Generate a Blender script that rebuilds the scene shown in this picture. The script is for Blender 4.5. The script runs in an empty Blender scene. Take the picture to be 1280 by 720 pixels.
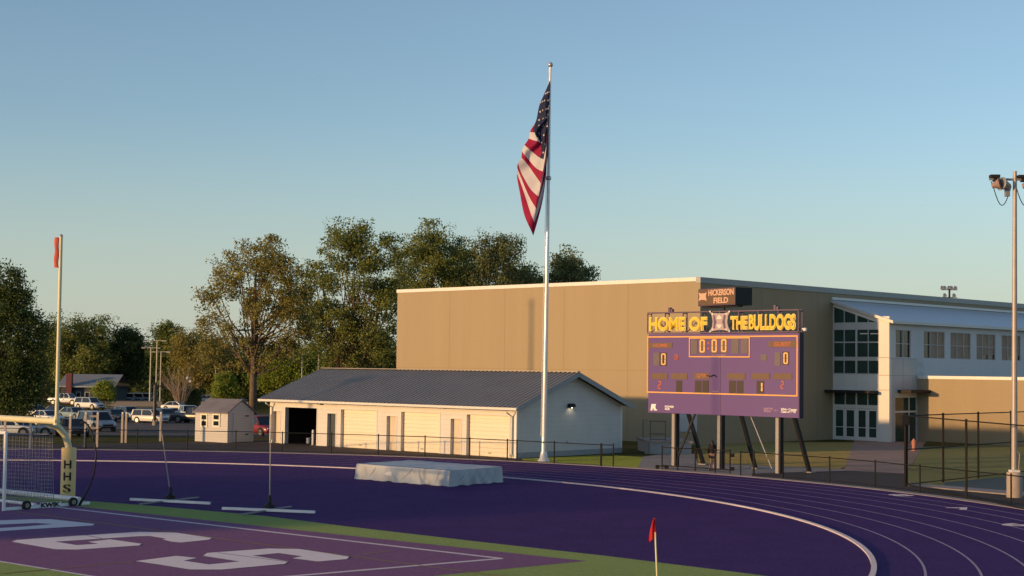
import bpy, bmesh, math, random
import numpy as np
from mathutils import Vector, Matrix
random.seed(7); rng = np.random.default_rng(7)
scene = bpy.context.scene
COL = scene.collection
PI = math.pi
R_ = math.radians

# ------------------------------------------------------------------ surveying: the photo's camera turned into ground positions
CF, CP, CR, CH = 1915.6, 0.05255559, 0.01308343, 5.3
def ray(px, py):
    x, y = px - 640, py - 360
    c, s = math.cos(CR), math.sin(CR)
    X, Y = x*c + y*s, -x*s + y*c
    d = Vector((X, CF*math.cos(CP) + Y*math.sin(CP), CF*math.sin(CP) - Y*math.cos(CP)))
    return d / d.y
EYE = Vector((0, 0, CH))
def G(px, py, z=0.0):
    d = ray(px, py); return EYE + d*((z - CH)/d.z)
def at(px, py, Y): return EYE + ray(px, py)*Y
def zg(x, y):                                  # the car park lies about a metre below the track
    a = min(1, max(0, (y - 106)/50)); b = min(1, max(0, (-x - 2)/12))
    return -1.0*a*b
def GT(px, py):
    z = 0
    for _ in range(12):
        p = G(px, py, z); z = 0.5*z + 0.5*zg(p.x, p.y)
    return Vector((p.x, p.y, zg(p.x, p.y)))

# ------------------------------------------------------------------ materials
def mat(name, col, rough=0.7, metal=0.0, var=0.08, scale=3.0, bump=0.0, bscale=None, emit=0, alpha=None, spec=0.4, trans=None, stretch=None, col2=None, island=0.0, micro=0.0, sheen=None, ecol=None, speck=0.0):
    m = bpy.data.materials.new(name); m.use_nodes = True
    nt = m.node_tree; b = nt.nodes['Principled BSDF']
    b.inputs['Roughness'].default_value = rough; b.inputs['Metallic'].default_value = metal
    b.inputs['Specular IOR Level'].default_value = spec
    c = (*col, 1)
    b.inputs['Base Color'].default_value = c
    if emit:
        b.inputs['Emission Color'].default_value = c if ecol is None else (*ecol, 1); b.inputs['Emission Strength'].default_value = emit
    if sheen:
        b.inputs['Sheen Weight'].default_value = sheen[0]; b.inputs['Sheen Roughness'].default_value = sheen[1]; b.inputs['Sheen Tint'].default_value = (*sheen[2], 1)
    tc = nt.nodes.new('ShaderNodeTexCoord')
    if micro:                                   # granules and fibres: facets far finer than a pixel, each facing its own way
        g = nt.nodes.new('ShaderNodeNewGeometry'); sc1 = nt.nodes.new('ShaderNodeVectorMath'); sc1.operation = 'SCALE'; sc1.inputs['Scale'].default_value = 400
        nt.links.new(tc.outputs['Object'], sc1.inputs[0]); wn = nt.nodes.new('ShaderNodeTexWhiteNoise'); wn.noise_dimensions = '3D'; nt.links.new(sc1.outputs[0], wn.inputs['Vector'])
        sb_ = nt.nodes.new('ShaderNodeVectorMath'); sb_.operation = 'SUBTRACT'; sb_.inputs[1].default_value = (.5, .5, .5); nt.links.new(wn.outputs['Color'], sb_.inputs[0])
        s2 = nt.nodes.new('ShaderNodeVectorMath'); s2.operation = 'SCALE'; s2.inputs['Scale'].default_value = 2*micro; nt.links.new(sb_.outputs[0], s2.inputs[0])
        ad = nt.nodes.new('ShaderNodeVectorMath'); nt.links.new(s2.outputs[0], ad.inputs[0]); nt.links.new(g.outputs['Normal'], ad.inputs[1])
        nm = nt.nodes.new('ShaderNodeVectorMath'); nm.operation = 'NORMALIZE'; nt.links.new(ad.outputs[0], nm.inputs[0]); nt.links.new(nm.outputs[0], b.inputs['Normal']); bump = 0
    if var or bump or col2:
        vec = tc.outputs['Object']
        if stretch:
            mp = nt.nodes.new('ShaderNodeMapping'); mp.inputs['Scale'].default_value = stretch
            nt.links.new(vec, mp.inputs['Vector']); vec = mp.outputs['Vector']
        n = nt.nodes.new('ShaderNodeTexNoise'); n.inputs['Scale'].default_value = scale; n.inputs['Detail'].default_value = 6
        n.inputs['Roughness'].default_value = 0.65
        nt.links.new(vec, n.inputs['Vector'])
        rp = nt.nodes.new('ShaderNodeValToRGB')
        rp.color_ramp.elements[0].position = 0.3; rp.color_ramp.elements[1].position = 0.7
        lo = col if col2 is None else col; hi = col if col2 is None else col2
        rp.color_ramp.elements[0].color = (*[max(0, x*(1-var)) for x in lo], 1)
        rp.color_ramp.elements[1].color = (*[min(1, x*(1+var)) for x in hi], 1)
        nt.links.new(n.outputs['Fac'], rp.inputs['Fac'])
        out = rp.outputs['Color']
        if island:
            g = nt.nodes.new('ShaderNodeNewGeometry'); hs = nt.nodes.new('ShaderNodeHueSaturation')
            mr = nt.nodes.new('ShaderNodeMapRange'); mr.inputs['To Min'].default_value = 1-island; mr.inputs['To Max'].default_value = 1+island
            nt.links.new(g.outputs['Random Per Island'], mr.inputs['Value']); nt.links.new(mr.outputs['Result'], hs.inputs['Value'])
            nt.links.new(out, hs.inputs['Color']); out = hs.outputs['Color']
        if speck:                               # fine grain and scattered scuffs of the surface itself
            for sc_s, amt in ((9.0, speck), (45.0, speck*.8)):
                n3 = nt.nodes.new('ShaderNodeTexNoise'); n3.inputs['Scale'].default_value = sc_s; n3.inputs['Detail'].default_value = 3; nt.links.new(tc.outputs['Object'], n3.inputs['Vector'])
                m3 = nt.nodes.new('ShaderNodeMapRange'); m3.inputs['From Min'].default_value = .3; m3.inputs['From Max'].default_value = .7; m3.inputs['To Min'].default_value = 1-amt; m3.inputs['To Max'].default_value = 1+amt; nt.links.new(n3.outputs['Fac'], m3.inputs['Value'])
                x3 = nt.nodes.new('ShaderNodeVectorMath'); x3.operation = 'SCALE'; nt.links.new(out, x3.inputs[0]); nt.links.new(m3.outputs[0], x3.inputs['Scale']); out = x3.outputs[0]
        nt.links.new(out, b.inputs['Base Color'])
        if bump:
            n2 = nt.nodes.new('ShaderNodeTexNoise'); n2.inputs['Scale'].default_value = bscale or scale*6; n2.inputs['Detail'].default_value = 4
            nt.links.new(vec, n2.inputs['Vector'])
            bp = nt.nodes.new('ShaderNodeBump'); bp.inputs['Strength'].default_value = bump; bp.inputs['Distance'].default_value = 0.03
            nt.links.new(n2.outputs['Fac'], bp.inputs['Height']); nt.links.new(bp.outputs['Normal'], b.inputs['Normal'])
        if trans:
            t = nt.nodes.new('ShaderNodeBsdfTranslucent'); mx = nt.nodes.new('ShaderNodeMixShader'); mx.inputs[0].default_value = trans
            nt.links.new(out, t.inputs['Color']); nt.links.new(b.outputs[0], mx.inputs[1]); nt.links.new(t.outputs[0], mx.inputs[2])
            nt.links.new(mx.outputs[0], nt.nodes['Material Output'].inputs[0])
    return m

def siding_mat(name, col, pitch, axis='z', depth=0.5, duty=0.12, dark=0.8, var=0.05):
    """painted wall with horizontal or vertical board joints: a thin darker joint and its bump"""
    m = mat(name, col, 0.6, var=var, scale=0.6)
    nt = m.node_tree; b = nt.nodes['Principled BSDF']
    tc = nt.nodes.new('ShaderNodeTexCoord'); sp = nt.nodes.new('ShaderNodeSeparateXYZ'); nt.links.new(tc.outputs['Object'], sp.inputs[0])
    d = nt.nodes.new('ShaderNodeMath'); d.operation = 'DIVIDE'; d.inputs[1].default_value = pitch
    nt.links.new(sp.outputs['XYZ'.index(axis.upper())], d.inputs[0])
    f = nt.nodes.new('ShaderNodeMath'); f.operation = 'FRACT'; nt.links.new(d.outputs[0], f.inputs[0])
    lt = nt.nodes.new('ShaderNodeMath'); lt.operation = 'LESS_THAN'; lt.inputs[1].default_value = duty; nt.links.new(f.outputs[0], lt.inputs[0])
    mx = nt.nodes.new('ShaderNodeMixRGB'); mx.blend_type = 'MULTIPLY'; mx.inputs['Color2'].default_value = (dark, dark, dark, 1)
    src = b.inputs['Base Color'].links[0].from_socket
    nt.links.new(lt.outputs[0], mx.inputs['Fac']); nt.links.new(src, mx.inputs['Color1']); nt.links.new(mx.outputs[0], b.inputs['Base Color'])
    bp = nt.nodes.new('ShaderNodeBump'); bp.inputs['Strength'].default_value = depth; bp.inputs['Distance'].default_value = 0.02; bp.invert = True
    nt.links.new(lt.outputs[0], bp.inputs['Height']); nt.links.new(bp.outputs['Normal'], b.inputs['Normal'])
    return m

M = {}
M['white_siding'] = siding_mat('white_siding', (0.66, 0.625, 0.60), 0.30, 'z', dark=0.90, duty=0.07)
M['shed_siding'] = siding_mat('shed_siding', (0.56, 0.53, 0.52), 0.18, 'z', dark=0.8)
M['white_paint'] = mat('white_paint', (0.8, 0.79, 0.77), 0.45, var=0.05)
M['white_door'] = siding_mat('white_door', (0.80, 0.715, 0.57), 0.52, 'z', dark=0.97, duty=0.05, var=0.03)
M['tan_door'] = mat('tan_door', (0.62, 0.53, 0.42), 0.5)
M['dark_door'] = mat('dark_door', (0.05, 0.06, 0.07), 0.4)
M['black'] = mat('black', (0.012, 0.012, 0.014), 0.5)
M['dark_int'] = mat('dark_interior', (0.018, 0.015, 0.013), 0.9, spec=.1)  # near-black colour that puts the open bay's shade into its surfaces
M['roof_metal'] = mat('roof_metal', (0.28, 0.26, 0.25), 0.45, metal=0.2, var=0.1, scale=0.4)
M['fascia'] = mat('fascia', (0.66, 0.64, 0.6), 0.5, var=0.05)
M['grey_trim'] = mat('grey_trim', (0.33, 0.34, 0.36), 0.5)
M['tan_wall'] = mat('tan_wall', (0.36, 0.278, 0.175), 0.75, var=0.035, scale=0.8, stretch=(1,1,.06), speck=.03)
M['tan_dark'] = mat('tan_joint', (0.32, 0.235, 0.13), 0.8)
M['coping'] = mat('coping', (0.78, 0.76, 0.72), 0.4, var=0.04)
M['grey_coping'] = mat('grey_coping', (0.30, 0.31, 0.31), 0.45, metal=0.3)
M['panel_white'] = mat('panel_white', (0.70, 0.69, 0.67), 0.5, var=0.04, scale=0.5)
M['panel_grey'] = mat('panel_grey', (0.50, 0.50, 0.50), 0.5, var=0.05, scale=0.5)
M['wing_white'] = mat('wing_white', (0.60, 0.61, 0.64), 0.5, var=0.04, scale=0.4)
M['wing_roof'] = mat('wing_roof', (0.56, 0.56, 0.57), 0.4, metal=0.2, var=0.04, scale=0.3)
M['glass'] = mat('dark_glass', (0.022, 0.055, 0.046), 0.06, var=0.3, scale=0.8, spec=0.6)
M['glass_warm'] = mat('warm_glass', (0.05, 0.042, 0.04), 0.1, var=0.35, scale=0.8, spec=0.6)
M['blind'] = mat('window_blind', (0.36, 0.25, 0.18), 0.6, var=0.15, scale=1.2)
M['post_pale'] = mat('pale_pole_paint', (0.42, 0.40, 0.36), 0.5)
M['steel'] = mat('galvanised_steel', (0.50, 0.50, 0.50), 0.4, metal=0.6, var=0.1)
M['pole_white'] = mat('pole_aluminium', (0.72, 0.72, 0.72), 0.3, metal=0.45, var=0.05)
M['dark_steel'] = mat('dark_steel', (0.022, 0.02, 0.022), 0.6, metal=0.0, spec=.2)
M['post_steel'] = mat('post_steel', (0.26, 0.25, 0.26), 0.5, metal=0.2)
M['fence'] = mat('fence_coating', (0.012, 0.013, 0.013), 0.6, spec=.2)
M['tall_fence'] = mat('brown_fence_coating', (0.018, 0.013, 0.009), 0.6, spec=.2)
M['concrete'] = mat('concrete', (0.34, 0.29, 0.26), 0.85, var=0.15, scale=0.9, micro=.5)
M['curb_concrete'] = mat('edge_concrete', (0.44, 0.36, 0.33), 0.85, var=0.12, scale=1.2, micro=.6)
M['asphalt'] = mat('asphalt', (0.066, 0.048, 0.046), 0.9, var=0.2, scale=0.5, speck=.25, micro=.6)
M['lot'] = mat('lot_asphalt', (0.12, 0.10, 0.10), 0.9, var=0.2, scale=0.2, micro=.6)
M['brick_path'] = mat('brick_path', (0.42, 0.27, 0.21), 0.85, var=0.15, scale=0.8, micro=.6)
M['track'] = mat('purple_track', (0.078, 0.027, 0.158), 0.8, var=0.12, scale=0.5, speck=.22, spec=0.12, micro=.9)
M['endzone'] = mat('purple_turf', (0.145, 0.058, 0.155), 0.9, var=0.07, scale=1.5, speck=.25, spec=0.1, micro=1.0, sheen=(.35,.55,(.75,.45,.75)))
M['turf'] = mat('green_turf', (0.14, 0.19, 0.05), 0.9, var=0.12, scale=0.5, speck=.35, spec=0.1, micro=1.0, sheen=(.6,.55,(.68,.9,.35)))
M['turf_dark'] = mat('green_turf_far', (0.115, 0.12, 0.04), 0.9, var=0.2, scale=0.5, spec=0.1, micro=1.0, sheen=(.5,.55,(.75,.8,.4)))
M['teal_slab'] = mat('teal_slab', (0.085, 0.12, 0.11), 0.8, var=0.1)
M['line_white'] = mat('line_paint', (0.74, 0.64, 0.70), 0.8, var=0.10, scale=5, micro=.9, sheen=(.5,.5,(1,.9,.95)))
M['lane_line'] = mat('lane_paint', (0.50, 0.40, 0.50), 0.8, var=0.15, scale=3, micro=.9)
M['line_yellow'] = mat('yellow_line_paint', (0.46, 0.28, 0.09), 0.8, var=0.1, micro=1.2)
M['letter'] = mat('letter_paint', (0.80, 0.68, 0.78), 0.9, var=0.05, scale=3, micro=1.0, sheen=(1.0,.6,(1,.95,1)))
M['grass'] = mat('grass', (0.085, 0.10, 0.018), 0.95, var=0.25, scale=0.25, micro=1.4, col2=(0.16, 0.13, 0.04), spec=0.1)
M['lawn_dry'] = mat('dry_lawn', (0.40, 0.25, 0.085), 0.95, var=0.15, scale=0.35, col2=(0.18, 0.18, 0.035), spec=0.1, micro=1.0, sheen=(.6,.55,(.9,.7,.3)))
M['lawn_green'] = mat('green_lawn', (0.19, 0.22, 0.025), 0.95, var=0.25, scale=0.8, spec=0.1, micro=1.0, sheen=(.6,.55,(.8,.9,.2)))
M['tarp'] = mat('grey_tarp', (0.47, 0.49, 0.51), 0.55, var=0.10, scale=1.5, bump=0.3, bscale=4)
M['goal_yellow'] = mat('goalpost_paint', (0.72, 0.66, 0.42), 0.4, var=0.05)
M['pad'] = mat('post_pad_vinyl', (0.80, 0.57, 0.24), 0.5, var=0.06)
M['black_print'] = mat('black_print', (0.02, 0.015, 0.012), 0.6)
M['goal_white'] = mat('goal_white', (0.8, 0.8, 0.8), 0.35, var=0.05)
M['net'] = mat('net_cord', (0.32, 0.30, 0.34), 0.8)
M['rubber'] = mat('rubber', (0.02, 0.02, 0.02), 0.7)
M['red_cloth'] = mat('red_flag_cloth', (0.62, 0.02, 0.03), 0.7, trans=0.3)
M['orange_cloth'] = mat('orange_ribbon_cloth', (0.85, 0.16, 0.10), 0.7, trans=0.3)
M['sb_purple'] = mat('scoreboard_purple', (0.105, 0.052, 0.225), 0.5, var=0.05, scale=0.6)
M['sb_dark'] = mat('scoreboard_side', (0.03, 0.015, 0.035), 0.6)
M['sb_amber'] = mat('scoreboard_amber_stripe', (0.80, 0.40, 0.10), 0.5)
M['sb_brown'] = mat('scoreboard_label_panel', (0.15, 0.09, 0.06), 0.6)
M['sb_grey'] = mat('scoreboard_digit_window', (0.13, 0.10, 0.115), 0.5)
M['sb_black'] = mat('scoreboard_dark_window', (0.035, 0.02, 0.02), 0.5)
M['led_seg'] = M['led_red'] = M['led_peach'] = None
M['led_amber'] = mat('amber_lamps', (1.0, 0.42, 0.10), 0.5, emit=0.9, var=0)
M['led_seg'] = mat('digit_lamps', (.25, .10, .03), 0.5, emit=0.60, var=0, ecol=(1, .46, .13))
M['led_red'] = mat('red_lamps', (.20, .05, .02), 0.5, emit=0.30, var=0, ecol=(1, .16, .04))
M['letter_gold'] = mat('letter_gold', (0.80, 0.52, 0.02), 0.4, var=0.04)
M['letter_rim'] = mat('letter_rim', (0.75, 0.58, 0.18), 0.4, var=0.04)
M['truss'] = mat('truss_purple', (0.12, 0.07, 0.13), 0.5)
M['emblem_grey'] = mat('emblem_grey', (0.42, 0.33, 0.36), 0.5)
M['emblem_light'] = mat('emblem_light', (0.80, 0.68, 0.62), 0.5)
M['sign_brown'] = mat('message_sign_face', (0.14, 0.085, 0.05), 0.6)
M['led_peach'] = mat('message_lamps', (.35, .20, .12), 0.5, emit=0.35, var=0, ecol=(1, .45, .22))
M['white_print'] = mat('white_print', (0.85, 0.82, 0.8), 0.6)
M['faint_print'] = mat('faint_print', (0.45, 0.30, 0.42), 0.6)
M['hydrant'] = mat('hydrant_paint', (0.55, 0.22, 0.16), 0.5)
M['tyre'] = mat('tyre', (0.02, 0.02, 0.02), 0.8)
M['rim'] = mat('wheel_rim', (0.28, 0.28, 0.28), 0.35, metal=0.7)
M['car_glass'] = mat('car_glass', (0.015, 0.02, 0.028), 0.08, spec=0.6)
M['headlight'] = mat('headlight_lens', (0.75, 0.75, 0.75), 0.15)
M['tail'] = mat('tail_lens', (0.4, 0.01, 0.01), 0.2)
M['bark'] = mat('bark', (0.14, 0.10, 0.07), 0.9, var=0.3, scale=2)
M['bark_pale'] = mat('pale_bark', (0.34, 0.26, 0.20), 0.9, var=0.3, scale=2)
M['skin'] = mat('skin', (0.45, 0.26, 0.18), 0.6, var=0.04)
M['hair'] = mat('dark_hair', (0.02, 0.012, 0.01), 0.6)
M['hoodie'] = mat('black_hoodie', (0.025, 0.02, 0.025), 0.9)
M['lamp_glass'] = mat('lamp_glass', (0.75, 0.70, 0.6), 0.3)
M['brick_red'] = mat('dark_red_brick', (0.14, 0.045, 0.05), 0.8)
M['house_dark'] = mat('dark_house_wall', (0.05, 0.06, 0.09), 0.7)
M['house_roof'] = mat('grey_house_roof', (0.22, 0.24, 0.28), 0.7)
M['pale_wall'] = mat('pale_low_wall', (0.48, 0.40, 0.33), 0.8)

# ------------------------------------------------------------------ mesh collecting
class MB:
    def __init__(s): s.v = []; s.f = []; s.mi = []; s.cur = 0
    def add(s, vs, fs):
        o = len(s.v); s.v.extend([tuple(v) for v in vs]); s.f.extend([[i+o for i in f] for f in fs]); s.mi.extend([s.cur]*len(fs)); return s
    def box(s, x0, x1, y0, y1, z0, z1):
        if x0 > x1: x0, x1 = x1, x0
        if y0 > y1: y0, y1 = y1, y0
        if z0 > z1: z0, z1 = z1, z0
        return s.add([(x0,y0,z0),(x1,y0,z0),(x1,y1,z0),(x0,y1,z0),(x0,y0,z1),(x1,y0,z1),(x1,y1,z1),(x0,y1,z1)],
              [(0,3,2,1),(4,5,6,7),(0,1,5,4),(1,2,6,5),(2,3,7,6),(3,0,4,7)])
    def tube(s, pts, rad, n=8, cap=True):
        pts = [Vector(p) for p in pts]; rad = rad if isinstance(rad, (list, tuple)) else [rad]*len(pts)
        vs = []; fs = []
        for i, p in enumerate(pts):
            a = pts[max(0, i-1)]; b = pts[min(len(pts)-1, i+1)]
            t = (b-a).normalized(); up = Vector((0,0,1)) if abs(t.z) < 0.95 else Vector((1,0,0))
            e = t.cross(up).normalized(); g = t.cross(e)
            for k in range(n):
                an = 2*PI*k/n; vs.append(p + (e*math.cos(an) + g*math.sin(an))*rad[i])
        for i in range(len(pts)-1):
            for k in range(n):
                k2 = (k+1) % n; fs.append((i*n+k, i*n+k2, (i+1)*n+k2, (i+1)*n+k))
        if cap: fs.append(list(range(n))); fs.append([(len(pts)-1)*n+k for k in range(n)][::-1])
        return s.add(vs, fs)
    def bar(s, a, b, w, h):                       # rectangular bar along a-b, w sideways, h up
        a, b = Vector(a), Vector(b); t = (b-a).normalized(); up = Vector((0,0,1)) if abs(t.z) < 0.95 else Vector((0,1,0))
        e = t.cross(up).normalized()*w/2; g = e.cross(t).normalized()*h/2
        vs = [q + i*e + j*g for q in (a, b) for i, j in ((-1,-1),(1,-1),(1,1),(-1,1))]
        return s.add(vs, [(0,1,2,3),(7,6,5,4),(0,4,5,1),(1,5,6,2),(2,6,7,3),(3,7,4,0)])
    def lathe(s, c, prof, n=16):
        c = Vector(c); vs = []; fs = []
        for r, z in prof:
            for k in range(n): vs.append(c + Vector((r*math.cos(2*PI*k/n), r*math.sin(2*PI*k/n), z)))
        for i in range(len(prof)-1):
            for k in range(n): k2 = (k+1) % n; fs.append((i*n+k, i*n+k2, (i+1)*n+k2, (i+1)*n+k))
        fs.append(list(range(n))[::-1]); fs.append([(len(prof)-1)*n+k for k in range(n)])
        return s.add(vs, fs)
    def plate(s, pts, y0, y1):                    # outline in x,z extruded along y
        n = len(pts); vs = [(x, y0, z) for x, z in pts] + [(x, y1, z) for x, z in pts]
        return s.add(vs, [list(range(n)), list(range(n, 2*n))[::-1]] + [(i, (i+1) % n + 0, (i+1) % n + n, i+n) for i in range(n)])
    def build(s, name, m, parent=None, smooth=False, bevel=0.0, loc=None, fix=True):
        me = bpy.data.meshes.new(name); me.from_pydata(s.v, [], s.f)
        ms = m if isinstance(m, (list, tuple)) else [m]
        for q in ms: me.materials.append(M[q] if isinstance(q, str) else q)
        if len(ms) > 1: me.polygons.foreach_set('material_index', s.mi)
        if fix:
            bm = bmesh.new(); bm.from_mesh(me); bmesh.ops.recalc_face_normals(bm, faces=bm.faces); bm.to_mesh(me); bm.free()
        if smooth: me.polygons.foreach_set('use_smooth', [True]*len(me.polygons))
        o = bpy.data.objects.new(name, me); COL.objects.link(o)
        if smooth and smooth != 'all':
            try: me.set_sharp_from_angle(angle=R_(40))
            except Exception: pass
        if bevel:
            b = o.modifiers.new('bevel', 'BEVEL'); b.width = bevel; b.segments = 2; b.limit_method = 'ANGLE'
        if parent: o.parent = parent
        if loc is not None: o.location = loc
        return o
def tag(o, label=None, cat=None, group=None, kind=None):
    if label: o['label'] = label
    if cat: o['category'] = cat
    if group: o['group'] = group
    if kind: o['kind'] = kind
    return o
def thing(name, label, cat, loc=(0,0,0), rz=0, group=None):
    o = bpy.data.objects.new(name, None); COL.objects.link(o); o.location = loc; o.rotation_euler = (0, 0, rz); o.empty_display_size = 0.3
    return tag(o, label, cat, group)
def copy_tree(o, parent=None):
    c = o.copy(); COL.objects.link(c)
    if parent: c.parent = parent
    for ch in list(o.children): copy_tree(ch, c)
    return c
class Frame:
    """a vertical plane standing on the ground: x to the viewer's right along it, y away from the viewer, z up"""
    def __init__(s, P, th): s.P = Vector(P); s.th = th; s.ex = Vector((math.cos(th), math.sin(th), 0)); s.ey = Vector((-math.sin(th), math.cos(th), 0))
    def loc(s, px, py, y=0.0):
        d = ray(px, py); o = EYE - s.P - s.ey*y
        q = EYE + d*(-(o.dot(s.ey))/d.dot(s.ey)); r = q - s.P
        return r.dot(s.ex), r.z
    def to(s, p): r = Vector(p) - s.P; return Vector((r.dot(s.ex), r.dot(s.ey), r.z))
def text_mesh(mb_name, txt, x0, x1, z0, z1, y, depth, m, parent, bold=0.0):
    """lettering standing in the x,z plane of its parent, scaled into the rectangle"""
    cu = bpy.data.curves.new('t', 'FONT'); cu.body = txt; cu.extrude = 0.02; cu.offset = bold; cu.align_x = 'LEFT'; cu.space_line = 0.8
    ob = bpy.data.objects.new('t', cu); COL.objects.link(ob)
    dg = bpy.context.evaluated_depsgraph_get(); me = bpy.data.meshes.new_from_object(ob.evaluated_get(dg))
    bpy.data.objects.remove(ob); bpy.data.curves.remove(cu)
    co = np.empty(len(me.vertices)*3, np.float32); me.vertices.foreach_get('co', co); co = co.reshape(-1, 3)
    mn, mx = co.min(0), co.max(0)
    q = np.empty_like(co)
    q[:,0] = x0 + (co[:,0]-mn[0])/(mx[0]-mn[0])*(x1-x0); q[:,2] = z0 + (co[:,1]-mn[1])/(mx[1]-mn[1])*(z1-z0)
    q[:,1] = y - depth*(co[:,2]-mn[2])/(mx[2]-mn[2])
    me.vertices.foreach_set('co', q.ravel()); me.name = mb_name; me.materials.clear(); me.materials.append(M[m]); me.update()
    o = bpy.data.objects.new(mb_name, me); COL.objects.link(o); o.parent = parent
    return o
SEG = {'0': 'abcdef', '1': 'bc', '2': 'abged', '3': 'abgcd', '8': 'abcdefg'}
def seg7(mb, cx, cz, w, h, t, dig, y0, y1):
    for sg in SEG[dig]:
        x0, x1, z0, z1, zm = cx-w/2, cx+w/2, cz-h/2, cz+h/2, cz
        g = t*0.15
        if sg == 'a': mb.box(x0+t*.5, x1-t*.5, y0, y1, z1-t, z1)
        if sg == 'd': mb.box(x0+t*.5, x1-t*.5, y0, y1, z0, z0+t)
        if sg == 'g': mb.box(x0+t, x1-t, y0, y1, zm-t/2, zm+t/2)
        if sg == 'b': mb.box(x1-t, x1, y0, y1, zm+g, z1-t*.6)
        if sg == 'c': mb.box(x1-t, x1, y0, y1, z0+t*.6, zm-g)
        if sg == 'f': mb.box(x0, x0+t, y0, y1, zm+g, z1-t*.6)
        if sg == 'e': mb.box(x0, x0+t, y0, y1, z0+t*.6, zm-g)
def wall_open(mb, x0, x1, z0, z1, ops, y0, y1):
    """a straight wall x0..x1 with rectangular openings (ox0,ox1,oz0,oz1)"""
    ops = sorted(ops); cx = x0
    for a, b, c, d in ops:
        if a > cx: mb.box(cx, a, y0, y1, z0, z1)
        if d < z1: mb.box(a, b, y0, y1, d, z1)
        if c > z0: mb.box(a, b, y0, y1, z0, c)
        cx = b
    if cx < x1: mb.box(cx, x1, y0, y1, z0, z1)

# ------------------------------------------------------------------ camera, sun, sky
cam = bpy.data.cameras.new('camera'); co = bpy.data.objects.new('camera', cam); COL.objects.link(co)
cam.sensor_width = 36; cam.lens = 36*CF/1280; cam.clip_end = 6000; cam.clip_start = 0.1
fw = Vector((0, math.cos(CP), math.sin(CP))); upv = Vector((0, -math.sin(CP), math.cos(CP))); rt = Vector((1, 0, 0))
c_, s_ = math.cos(CR), math.sin(CR)
ix = rt*c_ + upv*s_; iy = -rt*s_ + upv*c_
co.matrix_world = Matrix(((ix.x, iy.x, -fw.x, 0), (ix.y, iy.y, -fw.y, 0), (ix.z, iy.z, -fw.z, CH), (0, 0, 0, 1)))
scene.camera = co
SUN_AZ, SUN_EL = R_(58.6), R_(5.6)              # light travels towards this bearing from +Y
TR = Vector((math.sin(SUN_AZ), math.cos(SUN_AZ), 0))
sd = Vector((TR.x*math.cos(SUN_EL), TR.y*math.cos(SUN_EL), -math.sin(SUN_EL)))
sl = bpy.data.lights.new('sun', 'SUN'); so = bpy.data.objects.new('sun', sl); COL.objects.link(so)
sl.energy = 2.8; sl.angle = R_(0.9); sl.color = (1.0, 0.60, 0.25)
so.rotation_euler = sd.to_track_quat('-Z', 'Y').to_euler(); so.location = (-60, -30, 60)
w = bpy.data.worlds.new('World'); scene.world = w; w.use_nodes = True
nt = w.node_tree; bg = nt.nodes['Background']
sk = nt.nodes.new('ShaderNodeTexSky'); sk.sky_type = 'NISHITA'; sk.sun_disc = False
sk.sun_elevation = SUN_EL; sk.sun_rotation = SUN_AZ + PI
sk.air_density = 0.85; sk.dust_density = 0.5; sk.ozone_density = 2.0; sk.altitude = 100
# evening haze low in the sky: it pales towards the horizon all round
tcw = nt.nodes.new('ShaderNodeTexCoord'); spw = nt.nodes.new('ShaderNodeSeparateXYZ'); nt.links.new(tcw.outputs['Generated'], spw.inputs[0])
mrw = nt.nodes.new('ShaderNodeMapRange'); mrw.interpolation_type = 'SMOOTHSTEP'; nt.links.new(spw.outputs['Z'], mrw.inputs['Value'])
mrw.inputs['From Min'].default_value = 0.0; mrw.inputs['From Max'].default_value = 0.17; mrw.inputs['To Min'].default_value = .72; mrw.inputs['To Max'].default_value = 0.0
mxw = nt.nodes.new('ShaderNodeMixRGB'); mxw.inputs['Color2'].default_value = (.355/.15, .385/.15, .355/.15, 1)
hsw = nt.nodes.new('ShaderNodeHueSaturation'); hsw.inputs['Saturation'].default_value = .90; nt.links.new(sk.outputs[0], hsw.inputs['Color'])
nt.links.new(mrw.outputs[0], mxw.inputs['Fac']); nt.links.new(hsw.outputs[0], mxw.inputs['Color1'])
nt.links.new(mxw.outputs[0], bg.inputs[0]); bg.inputs[1].default_value = 0.15
vs = scene.view_settings; vs.view_transform = 'Standard'; vs.look = 'None'; vs.gamma = 1; vs.use_curve_mapping = False; vs.exposure = 0.55

# ------------------------------------------------------------------ ground and painted surfaces
def sheet(name, pts, z, m, kind='structure', thick=0.0):
    mb = MB(); n = len(pts)
    vs = [(p[0], p[1], z) for p in pts]
    mb.add(vs, [list(range(n))])
    if thick:
        mb.add([(p[0], p[1], z-thick) for p in pts], [])
        for i in range(n): j = (i+1) % n; mb.f.append([i, j, n+j, n+i]); mb.mi.append(0)
    o = mb.build(name, m)
    # faces up
    me = o.data
    if me.polygons[0].normal.z < 0: me.flip_normals()
    return tag(o, kind=kind)
def pxs(*a): return [G(*p) for p in a]
xs = sorted(set([-3000, -1500, -700, -400, -260, -180] + list(range(-140, 61, 4)) + [80, 120, 200, 400, 800, 1600, 3000]))
ys = sorted(set([-600, -250, -100, -40, 0, 40, 80] + list(range(90, 200, 4)) + [220, 260, 320, 420, 600, 1000, 2000, 4500]))
def terrain(name, xs, ys, dz, m):
    mb = MB(); mb.add([(x, y, zg(x, y)+dz) for y in ys for x in xs], [(j*len(xs)+i, j*len(xs)+i+1, (j+1)*len(xs)+i+1, (j+1)*len(xs)+i) for j in range(len(ys)-1) for i in range(len(xs)-1)])
    return tag(mb.build(name, m, smooth='all'), kind='structure')
terrain('ground', xs, ys, 0, 'grass')
terrain('parking_lot', [x for x in xs if -140 <= x <= -12], [y for y in ys if 118 <= y <= 198], 0.02, 'lot')
CC = Vector((-22.54, 49.71)); RO = 44.15; RI = 33.4
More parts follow.
